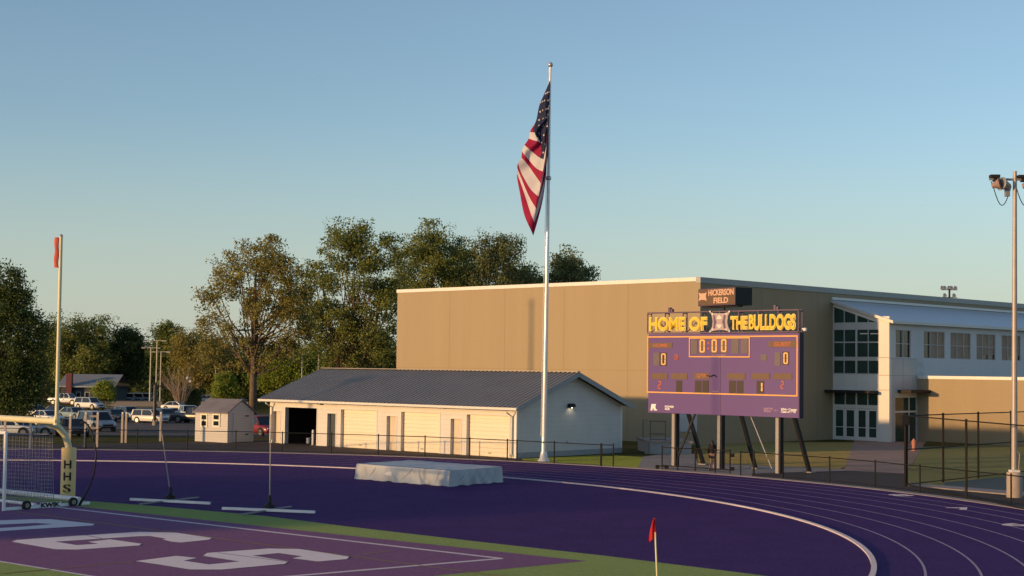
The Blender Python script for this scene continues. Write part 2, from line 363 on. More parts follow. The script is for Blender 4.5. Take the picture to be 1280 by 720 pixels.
def arc(r, a0, a1, n=160): return [(CC.x + r*math.cos(a0+(a1-a0)*i/n), CC.y + r*math.sin(a0+(a1-a0)*i/n)) for i in range(n+1)]
def ring(name, r0, r1, z, m, a0=-PI/2, a1=1.35*PI/1, n=240, h=0.0):
    i0, o0 = arc(r0, a0, a1, n), arc(r1, a0, a1, n); mb = MB(); k = n+1
    mb.add([(x, y, z) for x, y in i0] + [(x, y, z) for x, y in o0], [(i, i+k, i+1+k, i+1) for i in range(n)])
    if h:
        mb.add([(x, y, z) for x, y in i0] + [(x, y, z-h) for x, y in i0], [(i, i+1, i+1+k, i+k) for i in range(n)])
        mb.add([(x, y, z) for x, y in o0] + [(x, y, z-h) for x, y in o0], [(i, i+1, i+1+k, i+k) for i in range(n)])
    o = mb.build(name, m, fix=bool(h))
    if o.data.polygons[0].normal.z < 0: o.data.flip_normals()
    return tag(o, kind='structure')
# asphalt apron between the track and the buildings
sheet('asphalt_apron', pxs((-120,575),(-60,556),(95,555.5),(243,552.5),(330,551),(650,571.5),(655,577),(640,581),(320,572),(95,570)), 0.004, 'asphalt')
sheet('concrete_pad', pxs((803,571),(846,565),(868,567),(872,578.5),(1056,586.5),(1058,590),(940,598),(850,594),(796,589)), 0.006, 'concrete')
sheet('service_path', pxs((940,592),(1060,588.5),(1131,592),(1131,617),(1060,612),(940,602)), 0.010, 'asphalt')
sheet('brick_walk', pxs((1068,549.5),(1158,551),(1131,594),(1055,588.2)), 0.008, 'brick_path')
sheet('lawn_patch', pxs((872,552),(1066,553),(1070,562),(1058,583),(1050,586),(872,578)), 0.003, 'lawn_dry')
sheet('lawn_verge', pxs((640,574),(760,568.5),(804,571.5),(797,585),(640,581.5)), 0.003, 'lawn_green')
sheet('practice_field', pxs((1133,559),(1340,553),(1400,610),(1131,607.5)), 0.004, 'turf_dark')
sheet('teal_pad', pxs((1182,603),(1300,593),(1340,624),(1178,609)), 0.010, 'teal_slab')
sheet('fence_kerb', pxs((1135,604.5),(1340,621),(1340,626),(1135,607.5)), 0.05, 'curb_concrete', thick=0.05)
sheet('asphalt_verge', pxs((1131,607.8),(1345,627),(1345,642),(1131,620)), 0.012, 'asphalt')
# running track: purple surface, lanes, edges
tr = MB(); pts = arc(RO, -PI, PI, 320)[:-1]
sheet('running_track', pts, 0.016, 'track')
ring('track_edge', RO, RO+0.62, 0.030, 'curb_concrete', h=0.03)
for r in (34.72, 36.15, 37.5, 38.92, 40.35, 41.68, 42.85):
    ring('lane_line', r-0.035, r+0.035, 0.020, 'lane_line')
cb = ring('track_curb', RI-0.09, RI+0.06, 0.066, 'line_white', h=0.05)
# turf field, end zone and its paint
tL = pxs((100,626),(200,633.8),(330,645.5),(440,659.5),(612,679.5),(760,696),(960,721))
sheet('turf_field', [(-50, 78)] + [G(-60,617)] + tL + [G(1130,746), (30, -30), (-70, -30)], 0.020, 'turf')
ez_c = G(733, 702.3); ez_l = G(95, 633.5)
e1 = (Vector(ez_l)-Vector(ez_c)).normalized(); e2 = (G(540,721)-Vector(ez_c)).normalized()
gl0 = G(0, 703); gl1 = G(105, 720)
D1 = (gl1-gl0).normalized()
# goal line bounds the end zone on the field side
def isect(p, d, q, e):
    den = d.x*e.y - d.y*e.x; t = ((q.x-p.x)*e.y - (q.y-p.y)*e.x)/den; return p + d*t
gc = isect(ez_c, e2, gl0, D1)
sheet('end_zone', [ez_c, ez_l, ez_l + e1*40, gl0 - D1*40, gl0, gl1, gc], 0.024, 'endzone')
def strip(name, a, b, wd, z, m):
    a, b = Vector(a), Vector(b); d = (b-a).normalized(); e = Vector((-d.y, d.x, 0))*wd/2
    return sheet(name, [a-e, b-e, b+e, a+e], z, m)
el0, el1 = G(107, 639), G(627, 699.3)
strip('end_line', el0 - (el1-el0)*1.6, el1, 0.20, 0.028, 'line_white')
sl1 = G(375, 720.5); strip('side_line', el1, el1 + (sl1-el1)*4, 0.20, 0.0284, 'line_white')
strip('goal_line', gl0 - D1*40, gl1 + D1*8, 0.13, 0.028, 'line_white')
ya, yb = G(20, 640.5), G(612, 719.5); strip('soccer_line', ya, yb + (yb-ya)*0.6, 0.085, 0.0292, 'line_yellow')
strip('soccer_line', G(0,718.5), G(166,703.5), 0.085, 0.0296, 'line_yellow')
strip('soccer_mark', G(453,694), G(487,690), 0.08, 0.0296, 'line_yellow')
Gl = [(14.6,678.4),(20.6,676.2),(105,670.4),(173.6,666),(220,667.1),(265,673.8),(261,675.9),(226,679.5),(214,678.3),(203,675.6),(208,674.7),(187,671.2),(172,671.6),(69,678.4),(96,682.7),(123,681),(110,678.5),(137.5,675.4),(177,681),(173.6,683.2),(96,688.4),(69,688)]
Sl = [(169.3,702.8),(220.3,696.2),(245.7,698.8),(229.5,702.3),(261,707),(299.5,703.3),(253.8,696.2),(258.9,692.5),(336,687),(374.7,687.6),(436.6,697.2),(433.6,700.2),(397,703.3),(365.5,699.2),(377.7,696.8),(348.3,692.7),(315.8,695.8),(360.5,703.3),(355.4,706.3),(277.2,713.4),(237.6,713.4),(200,707.3)]
sheet('end_zone_letter', pxs(*Gl), 0.032, 'letter'); sheet('end_zone_letter', pxs(*Sl), 0.032, 'letter')
strip('letter_gap', G(272,692.3), G(362,704.2), 0.05, 0.035, 'endzone'); strip('letter_gap', G(106,670.2), G(128,674.6), 0.05, 0.035, 'endzone')
Oo = [(118.6,656),(115,658.2),(38.7,662.6),(-40,668),(-80,667.6),(-138,658.5),(-132,656),(41,650.2),(63.6,650.2)]; Oi = [(67,656.2),(43,655),(-85,660.5),(-62,664),(-42,663.8),(31,659.3)]
om = MB(); po, pi = pxs(*Oo), pxs(*Oi)
bm = bmesh.new()
vo = [bm.verts.new((p.x, p.y, 0.032)) for p in po]; vi = [bm.verts.new((p.x, p.y, 0.032)) for p in pi]
ed = [bm.edges.new((a, b)) for L in (vo, vi) for a, b in zip(L, L[1:]+L[:1])]
bmesh.ops.triangle_fill(bm, use_beauty=True, edges=ed, normal=(0,0,1))
me = bpy.data.meshes.new('end_zone_letter'); bm.to_mesh(me); bm.free(); me.materials.append(M['letter'])
o = bpy.data.objects.new('end_zone_letter', me); COL.objects.link(o); tag(o, kind='structure')
# lane numbers painted on the track
def lane_number(ch, px, py, size):
    p = G(px, py); rad = Vector((p.x-CC.x, p.y-CC.y)).normalized(); ang = math.atan2(rad.y, rad.x)
    t = text_mesh('lane_number', ch, -size*0.5, size*0.5, -size*0.5, size*0.5, 0, 0.002, 'line_white', None, 0.03)
    t.matrix_world = Matrix.Translation((p.x, p.y, 0.0205)) @ Matrix.Rotation(ang, 4, 'Z') @ Matrix.Rotation(-PI/2, 4, 'X')
    tag(t, kind='structure')
lane_number('8', 1126, 619.5, 1.0); lane_number('7', 1204, 636.3, 1.0); lane_number('6', 1268, 656.5, 1.0)

# ------------------------------------------------------------------ white storage building
A = G(645, 573); FS = Frame(A, -R_(41))
def wx(px, py, F=FS, y=0.0): return F.loc(px, py, y)[0]
Ls = -wx(337, 553); D_ = 10.4; HW = 3.05; RZ = 5.1
sb = thing('storage_building', 'long white storage building with grey ribbed metal roof and roll-up doors', 'building', A, FS.th)
gar = [(356,395.4,552), (425.6,470,558), (501,549,562), (583,636,567)]
man = [(340,349.6,552), (408.8,419,555.5), (483,495,560), (563,576,565)]
gops = [(wx(a, y), wx(b, y), 0, 2.48) for a, b, y in gar]; mops = [(wx(a, y), wx(b, y), 0, 2.18) for a, b, y in man]
T_ = 0.30
mb = MB(); wall_open(mb, -Ls, 0, 0, HW, gops + mops, 0, T_)
mb.box(-Ls, 0, D_-T_, D_, 0, HW)
for x0, x1 in ((-Ls, -Ls+T_), (-T_, 0)):
    mb.box(x0, x1, T_, D_-T_, 0, HW)
    mb.add([(x0,0,HW),(x0,D_,HW),(x0,D_/2,RZ-.12),(x1,0,HW),(x1,D_,HW),(x1,D_/2,RZ-.12)], [(0,1,2),(5,4,3),(0,2,5,3),(2,1,4,5),(1,0,3,4)])
mb.build('wall', 'white_siding', sb)
MB().box(0.012, 0.05, 0.05, D_-.05, 0, 0.32).build('footing', 'grey_trim', sb)
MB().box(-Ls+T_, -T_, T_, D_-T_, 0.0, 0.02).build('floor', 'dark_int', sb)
a_, b_0 = gops[0][0]-.35, gops[0][1]+.35
m_ = MB(); m_.box(a_-.08, a_, T_+.002, 3.4, .02, 2.95); m_.box(b_0, b_0+.08, T_+.002, 3.4, .02, 2.95); m_.box(a_, b_0, 3.3, 3.4, .02, 2.95); m_.box(a_, b_0, T_+.002, 3.3, 2.87, 2.95); m_.build('bay_lining', 'dark_int', sb)  # added near-black liner: its colour stands in for shade inside the bay
# ribbed roof
ov, og = 0.55, 0.55
def roof_z(y): return HW + 0.16 + (RZ-HW-0.16)*(1-abs(y-D_/2)/(D_/2))
mb = MB(); x0r, x1r = -Ls-og, og
nr = int((x1r-x0r)/0.36); prof = []
for i in range(nr+1):
    x = x0r + (x1r-x0r)*i/nr
    prof += [(x-0.05, 0), (x-0.025, 0.06), (x+0.025, 0.06), (x+0.05, 0)]
prof = [(min(max(x, x0r), x1r), z) for x, z in prof]
for ya_, yb_ in ((-ov, D_/2), (D_+ov, D_/2)):
    n = len(prof); vs_ = [(x, ya_, roof_z(ya_)+z) for x, z in prof] + [(x, yb_, roof_z(yb_)+z) for x, z in prof]
    mb.add(vs_, [(i, i+1, n+i+1, n+i) for i in range(n-1)])
    mb.add([(x0r,ya_,roof_z(ya_)-.03),(x1r,ya_,roof_z(ya_)-.03),(x1r,yb_,roof_z(yb_)-.03),(x0r,yb_,roof_z(yb_)-.03)], [(0,1,2,3)])
rf = mb.build('roof', 'roof_metal', sb, fix=False)
mb = MB(); mb.bar((x0r, D_/2, RZ+.07), (x1r, D_/2, RZ+.07), 0.3, 0.05); mb.build('ridge_cap', 'roof_metal', rf)
mb = MB(); zf = roof_z(-ov)
mb.box(x0r, x1r, -ov-.13, -ov-.005, zf-.17, zf-.01); mb.build('gutter', 'fascia', rf, bevel=0.02)
for xg in (x0r, x1r):
    mb = MB()
    for ya_, yb_ in ((-ov, D_/2), (D_+ov, D_/2)):
        mb.bar((xg, ya_, roof_z(ya_)-.12), (xg, yb_, roof_z(yb_)-.12), 0.05, 0.26)
    mb.build('gable_trim', 'grey_trim', rf)
mb = MB()
mb.add([(x0r+.03,-ov,zf-.16),(x1r-.03,-ov,zf-.16),(x1r-.03,-.002,zf-.12),(x0r+.03,-.002,zf-.12)], [(0,1,2,3)]); mb.build('soffit', 'fascia', rf)
for xd in (-Ls+.25, -0.28):
    d = MB().tube([(xd,-ov-.06,zf-.2),(xd,-ov-.06,zf-.3),(xd,-.09,zf-.55),(xd,-.09,.25),(xd,-.2,.12)], 0.055, 8).build('downspout', 'fascia', sb, smooth=True)
for i, (a, b, c, d) in enumerate(gops):
    if i == 0: continue
    mb = MB(); nsl = 10
    for k in range(nsl):
        z0 = c + (d-c)*k/nsl; z1 = c + (d-c)*(k+1)/nsl
        mb.box(a, b, 0.23, 0.27, z0+.004, z1-.004)
        mb.box(a, b, 0.218, 0.23, z0+.03, z1-.03)
    dr = mb.build('roll_up_door', 'white_door', sb)
    MB().box((a+b)/2-.12, (a+b)/2+.12, .19, .218, .18, .22).build('handle', 'dark_steel', dr)
for i, (a, b, c, d) in enumerate(mops):
    dr = MB().box(a, b, 0.22, 0.27, c, d).build('door', 'dark_door' if i == 1 else 'tan_door', sb)
    MB().box(b-.14, b-.08, 0.15, 0.22, .98, 1.04).build('handle', 'steel', dr)
    mb = MB(); mb.box(a-.06, a, -.02, .03, 0, d+.06); mb.box(b, b+.06, -.02, .03, 0, d+.06); mb.box(a, b, -.02, .03, d, d+.06); mb.build('door_frame', 'fascia', dr)
for (a, b, c, d) in gops:
    mb = MB(); mb.box(a-.08, a, -.02, .03, 0, d+.08); mb.box(b, b+.08, -.02, .03, 0, d+.08); mb.box(a, b, -.02, .03, d, d+.08); mb.build('door_trim', 'fascia', sb)
def wall_lamp(x, y, z, nx, ny):
    mb = MB(); t = Vector((-ny, nx, 0)); n_ = Vector((nx, ny, 0)); p = Vector((x, y, z))
    hw = .26
    pr = [(0,-.14),(0,.12),(.14,.15),(.24,.06),(.26,-.05),(.20,-.05)]
    vs_ = [p + t*s*hw + n_*a + Vector((0,0,b)) for s in (-1,1) for a, b in pr]; k = len(pr)
    mb.add(vs_, [list(range(k)), list(range(k,2*k))[::-1]] + [(i,(i+1)%k,(i+1)%k+k,i+k) for i in range(k)])
    h = mb.build('wall_lamp', 'dark_steel', sb)
    q = p + n_*.10 + Vector((0,0,-.12)); m2 = MB(); m2.lathe(q, [(.02,-.02),(.07,-.01),(.07,.05),(.02,.06)], 10); m2.build('lens', 'lamp_glass', h)
wall_lamp(*FS.loc(401, 503.5)[:1], 0, FS.loc(401, 503.5)[1], 0, -1)
wall_lamp(*FS.loc(554.6, 508)[:1], 0, FS.loc(554.6, 508)[1], 0, -1)
wall_lamp(0, D_/2-.15, 3.05, 1, 0)
gpl = bpy.data.lights.new('gable_lamp_light', 'SPOT'); gpo = bpy.data.objects.new('gable_lamp_light', gpl); COL.objects.link(gpo); gpl.energy = 3; gpl.color = (1, .85, .55); gpl.spot_size = R_(120); gpl.shadow_soft_size = .05
gpo.parent = sb; gpo.location = (.20, D_/2-.15, 2.95); gpo.rotation_euler = (0, R_(25), 0)
MB().box(0.002, .03, D_/2-.5, D_/2-.35, .75, .9).build('outlet_box', 'grey_trim', sb)
for q_ in ((-.14,.012,-.012,.14), (-.14,.012,D_-.14,D_+.012), (-Ls-.012,-Ls+.14,-.012,.14)): MB().box(*q_,0,HW).build('corner_trim', 'white_paint', sb)
# bollards in front of the doors
bol = [(348,553.5),(391,556.7),(417,557.7),(466,560),(493,561.5),(545,564.4),(575,566),(631,569)]
blab = ['white bollard beside the far left door of the storage building', 'white bollard at the right jamb of the open dark doorway', 'white bollard right of the dark narrow door',
        'white bollard at the right edge of the first closed roll-up door', 'white bollard beside the tan door between roll-up doors', 'white bollard at the right edge of the middle closed roll-up door',
        'white bollard right of the tan door nearest the flagpole', 'white bollard at the near end of the storage building front']
b0 = None
for (px, py), lb in zip(bol, blab):
    p = G(px, py)
    if b0 is None:
        b0 = thing('bollard', lb, 'bollard', (p.x, p.y, 0), 0, 'white bollards in front of the storage doors')
        MB().lathe((0,0,0), [(.085,0),(.085,.95),(.075,1.0),(.045,1.04),(.01,1.055)], 12).build('post', 'white_paint', b0, smooth=True)
        MB().lathe((0,0,0), [(.15,0),(.15,.03),(.10,.05)], 12).build('base', 'concrete', b0)
    else:
        c = copy_tree(b0); c.location = (p.x, p.y, 0); c['label'] = lb
# things inside the open bay
a, b, c_1, d_1 = gops[0]
p = FS.P + FS.ex*(a+1.05) + FS.ey*1.2
bk = thing('bucket', 'white bucket standing inside the open dark storage doorway', 'bucket', (p.x, p.y, .02))
MB().lathe((0,0,0), [(.13,0),(.16,.38),(.17,.38),(.15,.36),(.12,.03)], 14).build('pail', 'white_paint', bk, smooth=True)
MB().tube([(.16*math.cos(t), 0, .38-.16*math.sin(t)) for t in [PI*i/10 for i in range(11)]], .006, 5).build('handle', 'steel', bk)
p = FS.P + FS.ex*(b-.55) + FS.ey*1.0
cr = thing('equipment_cart', 'small metal cart just inside the open storage bay', 'cart', (p.x, p.y, .02), FS.th)
mb = MB(); mb.box(-.3,.3,-.2,.2,.25,.3); mb.box(-.3,.3,-.2,.2,.62,.66); mb.build('shelf', 'post_steel', cr)
for sx in (-.28,.28):
    for sy in (-.18,.18): MB().tube([(sx,sy,.08),(sx,sy,.95 if sx > 0 else .66)], .015, 6).build('leg', 'post_steel', cr)
MB().tube([(.28,-.18,.95),(.28,.18,.95)], .015, 6).build('handle', 'post_steel', cr)
for sx in (-.28,.28):
    for sy in (-.18,.18): MB().tube([(sx,sy-.02,.06),(sx,sy+.02,.06)], .06, 10).build('wheel', 'rubber', cr)

# ------------------------------------------------------------------ gymnasium with its glazed wing
K = Vector((13.6, 110.5, 0)); FG = Frame(K, -R_(45)); FR = Frame(K, R_(45))      # left face, right face
GH = FG.loc(875, 348.5)[1]; GL = -FG.loc(497, 364)[0]; GR = 62.0
gym = thing('gymnasium', 'large tan gymnasium of tall wall panels with glazed white wing', 'building', K, -R_(45))
# local axes: x along the left face (negative to the left), y away along the right face
def gl(px, py): return FG.loc(px, py)
mb = MB(); mb.box(-GL, 0, 0, GR, -1.5, GH); mb.build('wall', 'tan_wall', gym)
mb = MB()
for px in (562, 631, 705, 785): x = gl(px, 400)[0]; MB().box(x-.03, x+.03, -.004, .02, 0, GH-.25).build('panel_joint', 'tan_dark', gym)
zj = gl(785, 463)[1]
mb.box(-GL, 0, -.0045, .02, zj-.025, zj+.025)
for k in range(1, 7): MB().box(-.02, .004, 7.5*k-.03, 7.5*k+.03, 0, GH-.25).build('panel_joint', 'tan_dark', gym)
mb.build('panel_joint', 'tan_dark', gym)
mb = MB(); mb.box(-GL-.06, .0, -.07, .35, GH-.16, GH+.12); mb.box(-GL-.06, -GL+.35, .35, GR, GH-.16, GH+.12); mb.build('coping', 'coping', gym)
MB().box(-.35, .07, -.08, GR, GH-.30, GH+.125).build('side_coping', 'grey_coping', gym)
# wing: along the right face. E0 = where its end wall meets the gym
e0 = FR.loc(1041, 470)[0]
FE = Frame(K + FR.ex*e0, -R_(45))                     # plane of the wing's end wall (glazed, faces the track)
WD = FE.loc(1112, 470)[0]; pw0 = FE.loc(1099, 470)[0]
ztop = FE.loc(1099, 395.5)[1]; zhi = FE.loc(1041.5, 375)[1]
wing = gym
WL = 45
def W(x, y): return (x, e0 + y)                        # wing coords -> gym local
mb = MB()
# front wall of the wing (faces right-front) with window openings, built as boxes in gym-local space, x = WD plane
FW = Frame(K + FR.ex*e0 + FE.ex*WD, R_(45))            # front wall frame: x along it away from the track, y into the building (= -x gym)
zl = FW.loc(1113, 401)[1]
wins = [(1119.5,1138.5,413,446.5,'pair'),(1154.5,1181,413.5,448.5,'b0'),(1188,1213.5,415.5,449.5,'b1'),(1220.5,1244.5,417.5,450.5,'b2'),(1252,1276,419,451,'b2')]
wr = []
for a, b, t, bt, kind in wins:
    xa, zt = FW.loc(a, t); xb, zb = FW.loc(b, bt); wr.append((xa, xb, zb, zt, kind))
zw0 = min(r[2] for r in wr); zw1 = max(r[3] for r in wr)
wr = [(r[0], r[1], zw0, zw1, r[4]) for r in wr]
px_ = wr[-1][1]; wdt = wr[-1][1]-wr[-1][0]; step = wr[-1][0]-wr[-2][0]
for k in range(1, 4): wr.append((wr[4][0]+step*k, wr[4][1]+step*k, zw0, zw1, 'b2'))
dx0, dz1 = FW.loc(1119, 491.5); dx1, _ = FW.loc(1155, 491.5)
ops = [r[:4] for r in wr] + [(dx0, dx1, 0, dz1)]
mb = MB()
# split: upper band with windows / lower band with the doorway
zs = FW.loc(1128, 447.5)[1]-0.05
def fw_box(mb, x0, x1, y0, y1, z0, z1): mb.box(WD-y1, WD-y0, e0+x0, e0+x1, z0, z1)
class FWB(MB):
    def box(s, x0, x1, y0, y1, z0, z1): return MB.box(s, WD-y0, WD-y1, e0+x0, e0+x1, z0, z1)
zlo = FW.loc(1128, 470)[1]
pxe = FW.loc(1146, 470)[0]
m1 = FWB(); wall_open(m1, pxe+.0, WL, zs, zl, [r[:4] for r in wr if r[0] > pxe], 0, .25); wall_open(m1, 0, pxe, zs, zl, [r[:4] for r in wr if r[0] < pxe], 0, .25)
m1.box(pxe, WL, 0, .25, 0, zs)
o = m1.build('wing_wall', 'wing_white', gym)
m1 = FWB(); wall_open(m1, 0, pxe, 0, zs, [(dx0, dx1, 0, dz1)], 0, .25); m1.build('entry_wall', 'panel_grey', gym)
m1 = FWB()
for z in (FW.loc(1128, 469.5)[1],): m1.box(0, pxe, -.004, .02, z-.03, z+.03)
for x in (FW.loc(1129, 480)[0],): m1.box(x-.025, x+.025, -.0045, .02, dz1+.1, zs)
m1.box(0, pxe, -.0042, .02, zs-.03, zs+.03); m1.build('panel_joint', 'grey_trim', gym)
for i, (a, b, z0, z1, kind) in enumerate(wr):
    m1 = FWB(); fr = .06
    m1.box(a, b, .02, .10, z0, z0+fr); m1.box(a, b, .02, .10, z1-fr, z1); m1.box(a, a+fr, .02, .10, z0+fr, z1-fr); m1.box(b-fr, b, .02, .10, z0+fr, z1-fr)
    nv = 2 if kind == 'pair' else 3
    for k in range(1, nv): x = a+(b-a)*k/nv; m1.box(x-fr/2, x+fr/2, .02, .10, z0+fr, z1-fr)
    zm = z0+(z1-z0)*.5
    for k in range(nv):
        xa = a+(b-a)*k/nv + fr/2; xb = a+(b-a)*(k+1)/nv - fr/2
        m1.box(max(xa, a+fr), min(xb, b-fr), .03, .09, zm-.03, zm+.03)
    wn = m1.build('window', 'panel_grey', gym)
    m1 = FWB(); m1.box(a+.005, b-.005, .14, .16, z0+.005, z1-.005); m1.build('pane', 'glass_warm', wn)
    if kind != 'pair':
        m1 = FWB()
        for k in range(3):
            if kind == 'b0' and k == 0: continue
            xa = a+(b-a)*k/3 + .10; xb = a+(b-a)*(k+1)/3 - .05; zb = z0+.06
            if kind == 'b2' and k > 0: zb = z0 + (z1-z0)*.2
            m1.box(xa, xb, .115, .135, zb, z1-.06)
        m1.build('blind', 'blind', wn)
# shed roof of the wing
mb = MB(); z_hi = zhi; z_lo = zl + .12
mb.add([(-.0, e0-.35, z_hi), (WD+.5, e0-.35, z_lo-.12), (WD+.5, e0+WL, z_lo-.12), (0, e0+WL, z_hi),
        (0, e0-.35, z_hi-.22), (WD+.5, e0-.35, z_lo-.34), (WD+.5, e0+WL, z_lo-.34), (0, e0+WL, z_hi-.22)],
       [(0,1,2,3),(4,7,6,5),(0,4,5,1),(1,5,6,2),(2,6,7,3),(3,7,4,0)])
wrf = mb.build('wing_roof', 'wing_roof', gym)
MB().box(.008, .10, e0-.2, e0+WL, z_hi+.02, z_hi+.22).build('flashing', 'coping', wrf)
# end wall: white frame, glass, doors
FEx = lambda px, py: FE.loc(px, py)
cols = [(1042.2,1054.2),(1056,1068.4),(1072.2,1084.3),(1086,1099)]
rows = [(412.2,427),(428.6,446),(450.8,466.6)]
z_r = [(FEx(1070, b)[1], FEx(1070, a)[1]) for a, b in rows]
x_c = [(max(.08, FEx(a, 440)[0]), FEx(b, 440)[0]) for a, b in cols]
x_c[-1] = (x_c[-1][0], pw0-.06)
zslope = lambda x: z_hi - .35 - (z_hi - z_lo + .22)*x/(WD+.5)
class EWB(MB):
    def box(s, x0, x1, y0, y1, z0, z1): return MB.box(s, x0, x1, e0+y0, e0+y1, z0, z1)
m1 = EWB()
zt = FEx(1070, 403)[1]
dtop = FEx(1070, 493.5)[1]; ctop = FEx(1070, 487)[1]; zb_pan = z_r[2][0]-.08
# vertical members and rails
xv = [0.0] + [ (x_c[i][1]+x_c[i+1][0])/2 for i in range(3)] + [pw0]
for i, x in enumerate(xv):
    wv = (.10, .06, .16, .06, .08)[i]
    xa, xb = (x, x+wv) if i == 0 else (x-wv/2, x+wv/2)
    if i == 4: xa, xb = x-.08, x-.002
    m1.box(xa, xb, 0, .12, zb_pan, zslope(xb)-.02)
allz = [zt] + [v for r in z_r[::1] for v in (r[1], r[0])] 
rails = [(z_r[0][1], zt), (z_r[1][1], z_r[0][0]), (z_r[2][1], z_r[1][0]), (zb_pan, z_r[2][0])]
for z0, z1 in rails:
    for i in range(4): m1.box(xv[i]+(.1 if i == 0 else (.03,.08,.03)[i-1]), xv[i+1]-(.03,.08,.03,.08)[i], .004, .116, z0, z1)
fg = m1.build('curtain_wall_frame', 'panel_grey', gym)
# sloping head
m1 = MB(); m1.add([(0,e0-.002,zslope(0)+.3),(WD,e0-.002,zslope(WD)+.3),(WD,e0-.002,zslope(WD)-.18),(0,e0-.002,zslope(0)-.18),(0,e0+.2,zslope(0)+.3),(WD,e0+.2,zslope(WD)+.3),(WD,e0+.2,zslope(WD)-.18),(0,e0+.2,zslope(0)-.18)],
              [(0,1,2,3),(7,6,5,4),(0,4,5,1),(1,5,6,2),(2,6,7,3),(3,7,4,0)]); m1.build('sloping_head', 'panel_white', gym)
m1 = MB(); m1.add([(0.05,e0+.06,zb_pan),(pw0-.05,e0+.06,zb_pan),(pw0-.05,e0+.06,zslope(pw0)),(0.05,e0+.06,zslope(0))],[(0,1,2,3)]); m1.build('glass_wall', 'glass', gym)
m1 = MB()
for px in (1077, 1090):                                  # ceiling lights seen through the glass
    xa = FEx(px-2.5, 416)[0]; m1.box(xa, xa+.7, e0+.05, e0+.058, FEx(px, 417.6)[1], FEx(px, 416.6)[1])
m1.build('lit_ceiling_strip', mat('ceiling_strip', (0.5,0.48,0.42), 0.5, emit=0.15, var=0), fg)
m1 = EWB()
for xa, xb in ((.0, xv[1]-.02), (xv[1]+.02, xv[2]-.02), (xv[2]+.02, xv[3]-.02), (xv[3]+.02, pw0-.004)): m1.box(xa, xb, .03, .10, ctop, zb_pan-.02)
m1.box(0, pw0-.004, .05, .12, ctop, zb_pan); m1.build('spandrel_panel', 'panel_white', gym)
# pillar (end of the projecting front wall), lit by the sun
EWB().box(pw0, WD+.004, -.05, .3, 0, ztop).build('pillar', 'panel_white', gym)
m1 = EWB()
for py in (447, 469, 487.5): z = FEx(1105, py)[1]; EWB().box(pw0+.01, WD, -.054, -.04, z-.02, z+.02).build('panel_joint', 'tan_dark', gym)
# entrance doors under the awning
dz0 = 0.0; x_l, x_r = FEx(1042, 520)[0], pw0-.02; dz = ctop-.25; ztr = FEx(1070, 506)[1]; ztr2 = FEx(1070, 510.5)[1]
m1 = EWB(); fr = .12
m1.box(0.0, x_r, .02, .12, dz, ctop)
for x in (.0, (x_l+x_r)/2-fr/2, x_r-fr): m1.box(x, x+fr, .02, .12, 0, dz)
m1.box(fr, (x_l+x_r)/2-fr/2, .02, .12, ztr2, ztr); m1.box((x_l+x_r)/2+fr/2, x_r-fr, .02, .12, ztr2, ztr)
dfr = m1.build('entrance_frame', 'panel_white', gym)
xm = (x_l+x_r)/2
m1 = EWB(); m1.box(.06, x_r-.06, .09, .10, ztr, dz); m1.build('transom_pane', 'glass', dfr)
m1 = EWB(); m1.box(fr+(xm-fr)/2-.03, fr+(xm-fr)/2+.03, .03, .088, ztr, dz); m1.box(xm+(x_r-xm)/2-.03, xm+(x_r-xm)/2+.03, .03, .088, ztr, dz); m1.build('mullion', 'panel_white', dfr)
for s0, s1 in ((fr, xm-fr/2), (xm+fr/2, x_r-fr)):
    for h0, h1 in ((s0, (s0+s1)/2-.01), ((s0+s1)/2+.01, s1)):
        m1 = EWB(); q = .14; zz = ztr2-.02
        m1.box(h0, h0+q, .035, .09, 0.02, zz); m1.box(h1-q, h1, .035, .09, 0.02, zz); m1.box(h0+q, h1-q, .035, .09, zz-q, zz); m1.box(h0+q, h1-q, .035, .09, .02, .3); m1.box(h0+q, h1-q, .036, .09, 1.0, 1.06)
        dd = m1.build('entrance_door', 'panel_white', gym)
        m1 = EWB(); m1.box(h0+q-.01, h1-q+.01, .06, .065, .28, zz-q+.01); m1.build('door_pane', 'glass', dd)
# awnings
def awning(px0, px1, py0, py1, dep, F, flat):
    xa, za = F.loc(px0, py0); xb, _ = F.loc(px1, py0); zb = F.loc(px0, py1)[1]
    m1 = EWB() if F is FE else FWB()
    m1.box(xa, xb, -dep, -.005, zb, za); a = m1.build('awning', 'dark_steel', gym, bevel=.02)
    return xa, xb, za, zb
awning(1042, 1098, 487.2, 490.5, 1.3, FE, 0)
awning(1122, 1150, 487.2, 491, 1.2, FW, 0)
# glazed side door in the front wall
m1 = FWB(); m1.box(dx0, dx1, .05, .14, dz1-.35, dz1); 
for x in (dx0, (dx0+dx1)/2-.05, dx1-.1): m1.box(x, x+.1, .05, .14, 0, dz1-.35)
m1.box(dx0+.1, dx1-.1, .055, .135, 2.25, 2.4)
sd_ = m1.build('side_entrance', 'panel_white', gym)
m1 = FWB(); m1.box(dx0+.05, dx1-.05, .10, .11, .05, dz1-.3); m1.build('pane', 'glass', sd_)
# lit tan block standing out from the wing
xb0 = FW.loc(1146.5, 500)[0]; FB = Frame(FW.P + FW.ex*xb0, -R_(45)); zb1 = FB.loc(1165, 472)[1]
MB().box(WD+.002, WD+16, e0+xb0, e0+xb0+18, 0, zb1).build('low_wing', 'tan_wall', gym)
m1 = MB(); m1.box(WD+.05, WD+16.07, e0+xb0-.07, e0+xb0+.3, zb1-.1, zb1+.14); m1.build('low_coping', 'coping', gym)
# door and window lamp spots
m1 = EWB(); m1.box(-1.6, -1.3, -.25, -.0, FEx(1030, 492)[1]-.1, FEx(1030, 492)[1]+.1)
